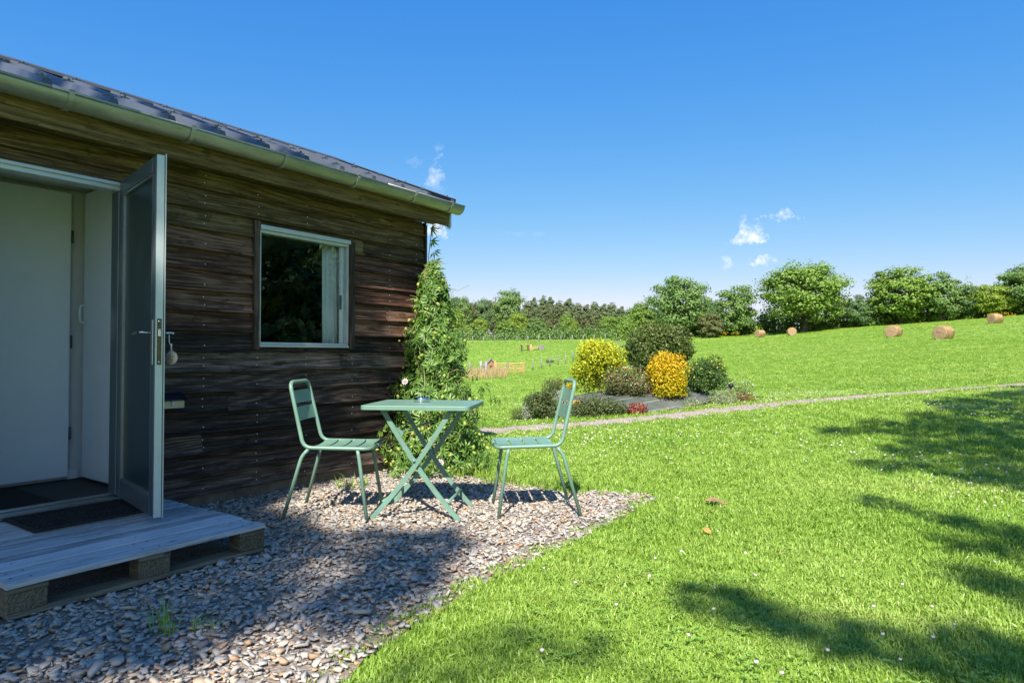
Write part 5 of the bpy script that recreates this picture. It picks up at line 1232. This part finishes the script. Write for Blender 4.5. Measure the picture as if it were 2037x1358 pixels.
# tall dry grass by the gate
n = 2200; P = np.array([onground(u, v)[:2] for u, v in ((930, 756), (1000, 750), (1010, 747), (960, 744), (930, 748))]); lo, hi = P.min(0), P.max(0)
Q = rng.uniform(lo, hi, (n, 2)); z = gz(Q[:, 0], Q[:, 1]); nn = rng.normal(size=(n, 3)); nn[:, 2] *= .15
L = rng.uniform(.5, 1.0, n); tag(obj('dry_grass', leaf_mesh('dry_grass', np.column_stack([Q, z + L * .45]), nn, L, .035, up=6.0), 'straw'), 'tall straw coloured grass beside the gate', kind='stuff')

# ------------------------------------------------------------------ trees
def tree_meshes(seed, nclump, per, leaf, shape='round', trunk_h=.22):
    """unit tree: height 1, half width .5; returns trunk and crown meshes"""
    random.seed(seed); mb = MB(); lean = (random.gauss(0, .02), random.gauss(0, .02))
    mb.tube([(0, 0, -.03), (0, 0, .02), (lean[0], lean[1], trunk_h), (lean[0] * 2, lean[1] * 2, .5), (lean[0] * 2.5, lean[1] * 2.5, .82)], [.034, .026, .020, .012, .004], 8)
    CC = []; NN = []; r2 = np.random.default_rng(seed)
    for i in range(nclump):
        while True:
            d = r2.normal(size=3); d /= np.linalg.norm(d); rad = r2.uniform(.5, 1.0)
            if shape == 'round': c = np.array([d[0] * .44 * rad, d[1] * .44 * rad, .52 + d[2] * .43 * rad])
            elif shape == 'tall': c = np.array([d[0] * .40 * rad, d[1] * .40 * rad, .50 + d[2] * .46 * rad])
            elif shape == 'bush': c = np.array([d[0] * .46 * rad, d[1] * .46 * rad, .45 + d[2] * .46 * rad])
            else: c = np.array([d[0] * .36 * rad * (1.15 - (.5 + d[2] * .5) * .6), d[1] * .36 * rad * (1.15 - (.5 + d[2] * .5) * .6), .62 + d[2] * .36 * rad])
            if c[2] > (.05 if shape in ('bush', 'tall') else .08): break
        rc = r2.uniform(.06, .135) * (1.15 if shape != 'pine' else 1.0)
        e = r2.normal(size=(per, 3)); e /= np.linalg.norm(e, axis=1, keepdims=True); rr = rc * r2.uniform(.35, 1.0, per)[:, None]
        q = c + e * rr * [1.15, 1.15, .62 if shape != 'pine' else .35]; CC.append(q); NN.append(e + d * .5 + [0, 0, .45] + r2.normal(size=(per, 3)) * .45)
        if i % 3 == 0:
            s = np.array([lean[0] * 1.5, lean[1] * 1.5, max(.12, min(c[2] * .55, .6))]); m = (s + c) / 2 + [0, 0, -.02]; mb.tube([s, m, c], [.009, .006, .002], 5, cap=False)
    tr = mb.mesh('trunk'); cr = leaf_mesh('crown', np.concatenate(CC), np.concatenate(NN), leaf, leaf * .62); return tr, cr
TL = {}
TL['a'] = leaf_mat('hedge tree leaf', [(0, (.075, .145, .04)), (.5, (.14, .24, .062)), (.85, (.21, .32, .09)), (1, (.30, .39, .11))], .22, .5, .3, 3, .3)
TL['b'] = leaf_mat('bright hedge leaf', [(0, (.09, .17, .028)), (.5, (.175, .29, .045)), (1, (.32, .42, .085))], .24, .5, .3, 3, .4)
TL['c'] = leaf_mat('blue green leaf', [(0, (.06, .125, .048)), (.6, (.12, .21, .075)), (1, (.19, .29, .105))], .2, .5, .3, 3, .3)
TL['p'] = leaf_mat('pine needle', [(0, (.065, .10, .048)), (.5, (.12, .165, .07)), (.85, (.185, .225, .10)), (1, (.29, .28, .16))], .15, .6, .2, 3, .3)
TL['y'] = leaf_mat('yellow green leaf', [(0, (.12, .20, .025)), (.6, (.24, .34, .04)), (1, (.42, .48, .08))], .25, .5, .3, 3, .4)
TL['brown'] = leaf_mat('browned leaf', [(0, (.085, .10, .04)), (.6, (.17, .185, .075)), (1, (.28, .26, .13))], .3, .5, .2, 3, .4)
VAR = {'r1': tree_meshes(11, 150, 74, .040), 'r2': tree_meshes(12, 155, 74, .040), 't1': tree_meshes(13, 130, 74, .044, 'tall'), 't2': tree_meshes(14, 130, 74, .042, 'tall'), 'b1': tree_meshes(15, 80, 60, .062, 'bush'), 'b2': tree_meshes(16, 80, 60, .062, 'bush'), 'p1': tree_meshes(17, 110, 60, .046, 'pine'), 'p2': tree_meshes(18, 110, 60, .046, 'pine'), 'big': tree_meshes(19, 215, 72, .031)}
for k_, (a_, b_) in VAR.items(): a_.materials.append(M['bark']); b_.materials.append(None)
def tree(name, label, u, vbase, vtop, wpx, Y, var, mat, group=None, cat='tree', rz=None, sink=.0):
    p = at(u, vbase, Y); x, y = p[0], p[1]; z = g1(x, y); H = at(u, vtop, Y)[2] - z; W = wpx * Y / FPX
    e = empty(name, (x, y, z - sink), random.uniform(0, 6.28) if rz is None else rz, label, cat, group); e.scale = (W, W, H)
    tr, cr = VAR[var]; link(bpy.data.objects.new('trunk', tr), e); c = link(bpy.data.objects.new('crown', cr), e)
    c.material_slots[0].link = 'OBJECT'; c.material_slots[0].material = TL[mat]
    return e
G1 = 'hedgerow trees along the meadow'
tree('hedgerow_tree', 'tall dense round tree rising behind the topiary shrub', 1352, 668, 541, 128, 112, 'r1', 'a', G1)
tree('hedgerow_tree', 'smaller loose crowned tree left of the largest hedge tree', 1464, 664, 562, 100, 110, 't1', 'a', G1)
tree('hedgerow_tree', 'largest and broadest tree of the hedgerow', 1600, 657, 511, 196, 106, 'big', 'b', G1)
tree('hedgerow_tree', 'broad tree in the middle of the right hand hedgerow', 1792, 648, 526, 150, 103, 'r2', 'b', G1)
tree('hedgerow_tree', 'narrow upright tree right of the broad hedgerow tree', 1874, 643, 539, 96, 101, 't2', 'a', G1)
tree('hedgerow_tree', 'bluish small tree in the hedge gap near the right', 1930, 640, 562, 72, 100, 't1', 'c', G1)
tree('hedgerow_tree', 'light green bushy tree near the right edge of the hedge', 1975, 636, 560, 90, 98, 'r1', 'y', G1)
tree('hedgerow_tree', 'tree cut by the right edge of the picture', 2042, 630, 522, 120, 97, 'r2', 'a', G1)
tree('hedgerow_tree', 'tree standing just beyond the right picture edge', 2150, 615, 500, 150, 96, 'r1', 'b', G1)
tree('hedgerow_tree', 'small pointed tree in the gap right of the largest tree', 1708, 652, 585, 66, 104, 't2', 'c', G1)
tree('hedgerow_tree', 'low bushy tree left of the tall round tree', 1283, 670, 596, 74, 125, 'r2', 'b', G1)
tree('hedgerow_tree', 'brownish shrubby tree in the gap right of the tall round tree', 1412, 667, 618, 60, 108, 'b1', 'brown', G1)
tree('hedgerow_tree', 'dim bluish tree far behind the hedge gap', 1408, 660, 590, 60, 130, 't2', 'c', G1)
# hedge bottom: one tangle of bramble and scrub
def mass(name, label, pts, n_per, leaf, mats, seed):
    r2 = np.random.default_rng(seed); CC = []; NN = []
    for (x, y, w, h, dep) in pts:
        z = g1(x, y); e = r2.normal(size=(n_per, 3)); e /= np.linalg.norm(e, axis=1, keepdims=True); e[:, 2] = np.abs(e[:, 2]) ; l = 1 + .18 * np.sin(e[:, 0] * 7 + x) * np.sin(e[:, 1] * 6 + y)
        rr = (r2.uniform(.6, 1.0, n_per) * l)[:, None]; CC.append(np.array([x, y, z]) + e * rr * [w, dep, h]); NN.append(e + r2.normal(size=(n_per, 3)) * .6 + [0, 0, .3])
    return tag(obj(name, leaf_mesh(name, np.concatenate(CC), np.concatenate(NN), leaf, leaf * .65), mats), label, kind='stuff')
pts = []
for u in np.arange(1235, 2330, 7):
    f = (u - 1400) / 637; vb = np.interp(u, [1235, 1400, 1700, 1850, 2037, 2330], [672, 668, 652, 643, 627, 604]); Y = np.interp(u, [1235, 1400, 1700, 2037, 2330], [116, 113, 104, 96, 92]) + random.uniform(0, 3)
    p = at(u, vb, Y); h = random.choice([1.6, 2.2, 3.0, 3.8, 4.8, 5.4]) * random.uniform(.8, 1.15); pts.append((p[0], Y + 1.0 + h * .5, random.uniform(.9, 1.7), h, 1.2))
mass('hedge_scrub', 'tangle of bramble and scrub under the hedgerow trees', pts, 300, .42, TL['b'], 5)
# yellow ragwort at the hedge foot
C = []
for (u, v, nn) in ((1440, 667, 5), (1462, 667, 5), (1290, 671, 2), (1965, 632, 5), (2003, 631, 6), (1985, 630, 4)):
    p = onground(u, v + 3); C += [p + np.array([random.gauss(0, .5), random.gauss(0, .4) - .5, random.uniform(.3, .8)]) for _ in range(nn * 4)]
C = np.array(C); tag(obj('ragwort_flowers', scatter_mesh('ragwort_flowers', C, np.full(len(C), .06), [(IV * [1, 1, .5], IF)]), 'goldfl'), 'yellow wild flowers at the foot of the hedge', kind='stuff')
# scrub row and trees in front of the wood, behind the far fence
G2 = 'trees in front of the pine wood'
tree('field_tree', 'rounded tree left of the bare earth patch', 955, 682, 628, 34, 150, 'r1', 'y', G2)
tree('field_tree', 'tallest leafy tree standing in front of the pines', 1012, 680, 571, 76, 165, 'r2', 'a', G2)
tree('field_tree', 'bright yellow green tree in the middle of the scrub row', 1030, 681, 617, 44, 150, 'r1', 'y', G2)
tree('field_tree', 'dark green bush right of the bare earth patch', 1004, 682, 634, 46, 148, 'b2', 'b', G2)
tree('field_tree', 'rounded dark bush in the scrub row below the first pines', 1066, 681, 630, 50, 150, 'r2', 'a', G2)
tree('field_tree', 'olive tinted bush in the scrub row', 1092, 681, 628, 46, 154, 'b1', 'brown', G2)
tree('field_tree', 'narrow bright bush in the scrub row', 1127, 680, 621, 34, 150, 't1', 'b', G2)
tree('field_tree', 'small yellow green bush beside the narrow one', 1143, 680, 634, 24, 149, 't2', 'y', G2)
tree('field_tree', 'brownish broad bush right of the yellow green one', 1172, 679, 631, 50, 150, 'b2', 'brown', G2)
tree('field_tree', 'fresh green bush near the topiary shrub', 1214, 678, 624, 52, 148, 'r1', 'b', G2)
tree('field_tree', 'green bush just left of the topiary top', 1246, 677, 618, 44, 140, 'b1', 'b', G2)
tree('field_tree', 'low bright bush beside the passion flower', 934, 683, 640, 40, 148, 'b2', 'b', G2)
tree('field_tree', 'bush half hidden behind the passion flower', 905, 684, 612, 48, 152, 'r2', 'y', G2)
pts = []
for u in np.arange(850, 1262, 5.0):
    Y = random.uniform(141, 147); p = at(u, 680, Y); 
    h = random.uniform(1.5, 3.4) if not 968 < u < 992 else 1.2
    pts.append((p[0], Y, 1.3, h, 1.3))
mass('field_scrub', 'band of green scrub behind the far fence', pts, 150, .42, TL['a'], 6)
# the pine wood on the rise behind: countable front trees, then a mass
G3 = 'pines of the far wood'
tops = [(1062, 590), (1080, 586), (1094, 589), (1112, 596), (1130, 592), (1148, 601), (1166, 604), (1182, 598), (1200, 603), (1218, 600), (1236, 608), (1254, 612), (1050, 597), (1272, 615)]
ordn = ['first', 'second', 'third', 'fourth', 'fifth', 'sixth', 'seventh', 'eighth', 'ninth', 'tenth', 'eleventh', 'twelfth', 'thirteenth', 'fourteenth']
tops.sort(); PINE = ['leftmost pine of the far wood, next to the tallest leafy tree'] + [o_ + ' pine from the left in the far wood' for o_ in ordn[1:13]] + ['rightmost pine of the far wood, behind the topiary shrub']
for i, (u, v) in enumerate(tops): tree('pine_tree', PINE[i], u, 660, v, random.uniform(38, 50), random.uniform(188, 205), ['p1', 'p2'][i % 2], 'p', G3)
G4 = 'broadleaf trees of the far wood'
BROAD = ['dark broadleaf tree just right of the climber top', 'second dark broadleaf tree right of the climber top', 'brownish broadleaf tree above the bare earth patch', 'bluish broadleaf tree left of the tallest leafy tree', 'dull green tree touching the tallest leafy tree', 'broadleaf tree of the far wood hidden behind the climber', 'broadleaf tree of the far wood hidden behind the cabin corner']
for i, (u, v, w) in enumerate([(902, 584, 42), (922, 586, 44), (940, 596, 40), (962, 590, 46), (982, 592, 44), (870, 590, 50), (840, 596, 50)]): tree('woodland_tree', BROAD[i], u, 655, v, w, random.uniform(190, 200), ['r1', 'r2'][i % 2], ['c', 'a', 'brown'][i % 3] if i != 4 else 'p', G4)
pts = []
for u in np.arange(700, 1420, 7):
    Y = random.uniform(196, 214); p = at(u, 660, Y); vt = np.interp(u, [700, 900, 1000, 1080, 1270, 1420], [606, 597, 600, 597, 612, 640]); h = at(u, vt, Y)[2] - g1(p[0], Y); pts.append((p[0], Y, 2.6, h * random.uniform(.85, 1.0), 3))
mass('far_wood', 'dark mass of the wood behind the pines', pts, 260, .62, TL['p'], 8)

# ------------------------------------------------------------------ the trees behind the camera whose shade falls on yard and lawn
def sample_poly(poly, n, holes=()):
    a = np.array(poly, float); lo, hi = a.min(0), a.max(0); out = []
    while len(out) < n:
        P = rng.uniform(lo, hi, (n * 3, 2)); k = in_poly(P, a)
        for h in holes: k &= ~in_poly(P, h)
        out += list(P[k])
    return np.array(out[:n])
def ground_hit(u, v): d = raydir(u, v); return np.array([0, 0, CAMZ]) + d * (CAMZ / -d[2]) if v > 900 else onground(u, v)
def wall_hit(u, v, off=.0):
    d = raydir(u, v); p = P0 - WNRM * 0 + WNRM * off; o = np.array([0.0, 0.0]); s = ((p - o) @ WNRM) / (d[:2] @ WNRM); return np.array([0, 0, CAMZ]) + d * s
def area_sampled(poly, dens, hit, holes=()):
    """even coverage in the plane square to the sun"""
    S = sample_poly(poly, 1400, holes); H = np.array([hit(u, v) for u, v in S]); ok = np.isfinite(H).all(1); H = H[ok]
    e1 = np.cross(TO_SUN, [0, 0, 1]); e1 /= np.linalg.norm(e1); e2 = np.cross(e1, TO_SUN); A = np.stack([H @ e1, H @ e2], -1); out = []; used = np.zeros((0, 2))
    for i in rng.permutation(len(A)):
        if len(used) and np.min(((used - A[i]) ** 2).sum(1)) < dens ** 2: continue
        used = np.vstack([used, A[i]]); out.append(H[i])
    return np.array(out)
def shade_tree(name, label, trunk, targets, zr, leaf, per_, rc, soft=0):
    e = empty(name, (trunk[0], trunk[1], g1(*trunk)), 0, label, 'tree'); base = np.array([trunk[0], trunk[1], g1(*trunk)]); CC = []; NN = []; mb = MB(); cs = []
    for t in targets:
        zc = random.uniform(*zr); c = t + TO_SUN * ((zc - t[2]) / TO_SUN[2]); cs.append(c - base)
    cs = np.array(cs); top = np.median(cs, axis=0); H = cs[:, 2].max()
    mb.tube([(0, 0, -.2), (0, 0, .3), (top[0] * .2, top[1] * .2, H * .35), (top[0] * .6, top[1] * .6, H * .62), (top[0], top[1], H * .9)], [.34, .26, .2, .13, .04], 10)
    for i, c in enumerate(cs):
        per = per_ if i < len(cs) - soft else per_ // 3
        d = rng.normal(size=(per, 3)); d /= np.linalg.norm(d, axis=1, keepdims=True); q = c + d * rc * rng.uniform(.2, 1, (per, 1)) ** .6; CC.append(q); NN.append(rng.normal(size=(per, 3)) + TO_SUN * .8)
        if i % 2 == 0:
            f = min(max(c[2] / H * .75, .3), .8); s = np.array([top[0] * f * .8, top[1] * f * .8, H * f * .85]); mb.tube([s, (s + c) / 2 + [0, 0, .15], c], [.05, .03, .01], 5, cap=False)
    mb.build('trunk', 'greybark', e); obj('crown', leaf_mesh('crown', np.concatenate(CC), np.concatenate(NN), leaf, leaf * .7), TL['a'], e)
    return e
holes = [[(230, 1250), (300, 1215), (420, 1170), (440, 1195), (310, 1275)], [(540, 1130), (650, 1062), (770, 1050), (760, 1066), (640, 1098), (570, 1145)], [(120, 1358), (160, 1290), (270, 1290), (260, 1358)]]
YARD = [(-500, 1358), (-500, 1010), (360, 985), (470, 985), (545, 1030), (590, 1080), (700, 1084), (820, 1080), (890, 1098), (930, 1092), (890, 1112), (800, 1140), (880, 1160), (800, 1185), (680, 1222), (540, 1248), (400, 1272), (220, 1330), (190, 1358)]
T1 = area_sampled(YARD, .27, ground_hit, holes)
WALLP = [(-500, 300), (600, 440), (640, 470), (645, 690), (790, 745), (770, 800), (640, 830), (590, 960), (-500, 1150)]
T2 = area_sampled(WALLP, .27, lambda u, v: wall_hit(u, v))
T3 = area_sampled([(-500, -60), (0, 120), (420, 215), (560, 330), (0, 165), (-500, 40)], .25, lambda u, v: wall_hit(u, v, -.6))
T4 = area_sampled([(-300, 1240), (-300, 1000), (345, 985), (545, 1040), (40, 1180)], .23, lambda u, v: np.array([0, 0, CAMZ]) + raydir(u, v) * ((CAMZ - .144) / -raydir(u, v)[2]))
T = np.concatenate([T1, T2, T3, T4])
shade_tree('garden_tree', 'garden tree behind the camera whose leaves shade the cabin front', (-4.8, -8.0), T, (10.5, 14.0), .13, 128, .30)
RB1 = [(2300, 760), (2037, 768), (1965, 785), (1850, 800), (1900, 815), (1700, 850), (1640, 862), (1790, 866), (1830, 890), (1740, 925), (1680, 938), (1860, 945), (1900, 960), (2300, 1000)]
RB2 = [(1700, 986), (1790, 1000), (1880, 1030), (2037, 1060), (2300, 1080), (2300, 1170), (2037, 1110), (1900, 1085), (1810, 1030)]
RB3 = [(1880, 1128), (2037, 1160), (2300, 1200), (2300, 1300), (2037, 1240), (1940, 1190)]
RB4 = [(1395, 1190), (1500, 1205), (1600, 1235), (1760, 1268), (1900, 1295), (2037, 1285), (2300, 1300), (2300, 1358), (1980, 1350), (1800, 1320), (1640, 1275), (1500, 1225)]
RB5 = [(860, 1330), (1000, 1285), (1130, 1265), (1210, 1290), (1120, 1330), (1000, 1358), (880, 1358)]; soft5 = area_sampled(RB5, .17, ground_hit)
TB = np.concatenate([area_sampled(RB1, .29, ground_hit)])
shade_tree('garden_tree', 'garden tree at the right whose crown shades the far right lawn', (8.0, -2.5), TB, (9.0, 12.0), .14, 78, .30)
TB = np.concatenate([area_sampled(RB2, .24, ground_hit), area_sampled(RB3, .24, ground_hit), area_sampled(RB4, .17, ground_hit), soft5])
shade_tree('garden_tree', 'garden tree behind the camera whose twigs shade the near lawn', (3.0, -7.5), TB, (8.0, 11.0), .11, 60, .20, soft=len(soft5))
for i, (x, y, w, h) in enumerate(((9.2, 4.4, 4.6, 4.4), (11.2, 7.2, 4.6, 4.6))):
    e = empty('garden_shrub', (x, y, g1(x, y) - .1), i * 1.7, ['tall garden shrub right of the picture facing the window', 'tall garden shrub right of the picture nearest the path'][i], 'shrub'); e.scale = (w, w, h); tr, cr = VAR[['b1', 'b2'][i % 2]]
    link(bpy.data.objects.new('trunk', tr), e); c = link(bpy.data.objects.new('crown', cr), e); c.material_slots[0].link = 'OBJECT'; c.material_slots[0].material = TL['c']
# garden trees further right, mirrored in the window
for i, (x, y, w, h) in enumerate(((15, 6.0, 7, 7.5), (20, 10, 7, 8.5))):
    e = empty('garden_tree', (x, y, g1(x, y) - .05), random.uniform(0, 6), ['leafy garden tree right of the picture facing the cabin window', 'broad garden tree right of the picture beside the lawn', 'garden tree furthest to the right beyond the path', 'garden tree to the right behind the camera'][i], 'tree'); e.scale = (w, w, h); tr, cr = VAR[['r1', 'r2', 'big', 'r1'][i]]
    link(bpy.data.objects.new('trunk', tr), e); c = link(bpy.data.objects.new('crown', cr), e); c.material_slots[0].link = 'OBJECT'; c.material_slots[0].material = TL[['a', 'c', 'a', 'c'][i]]
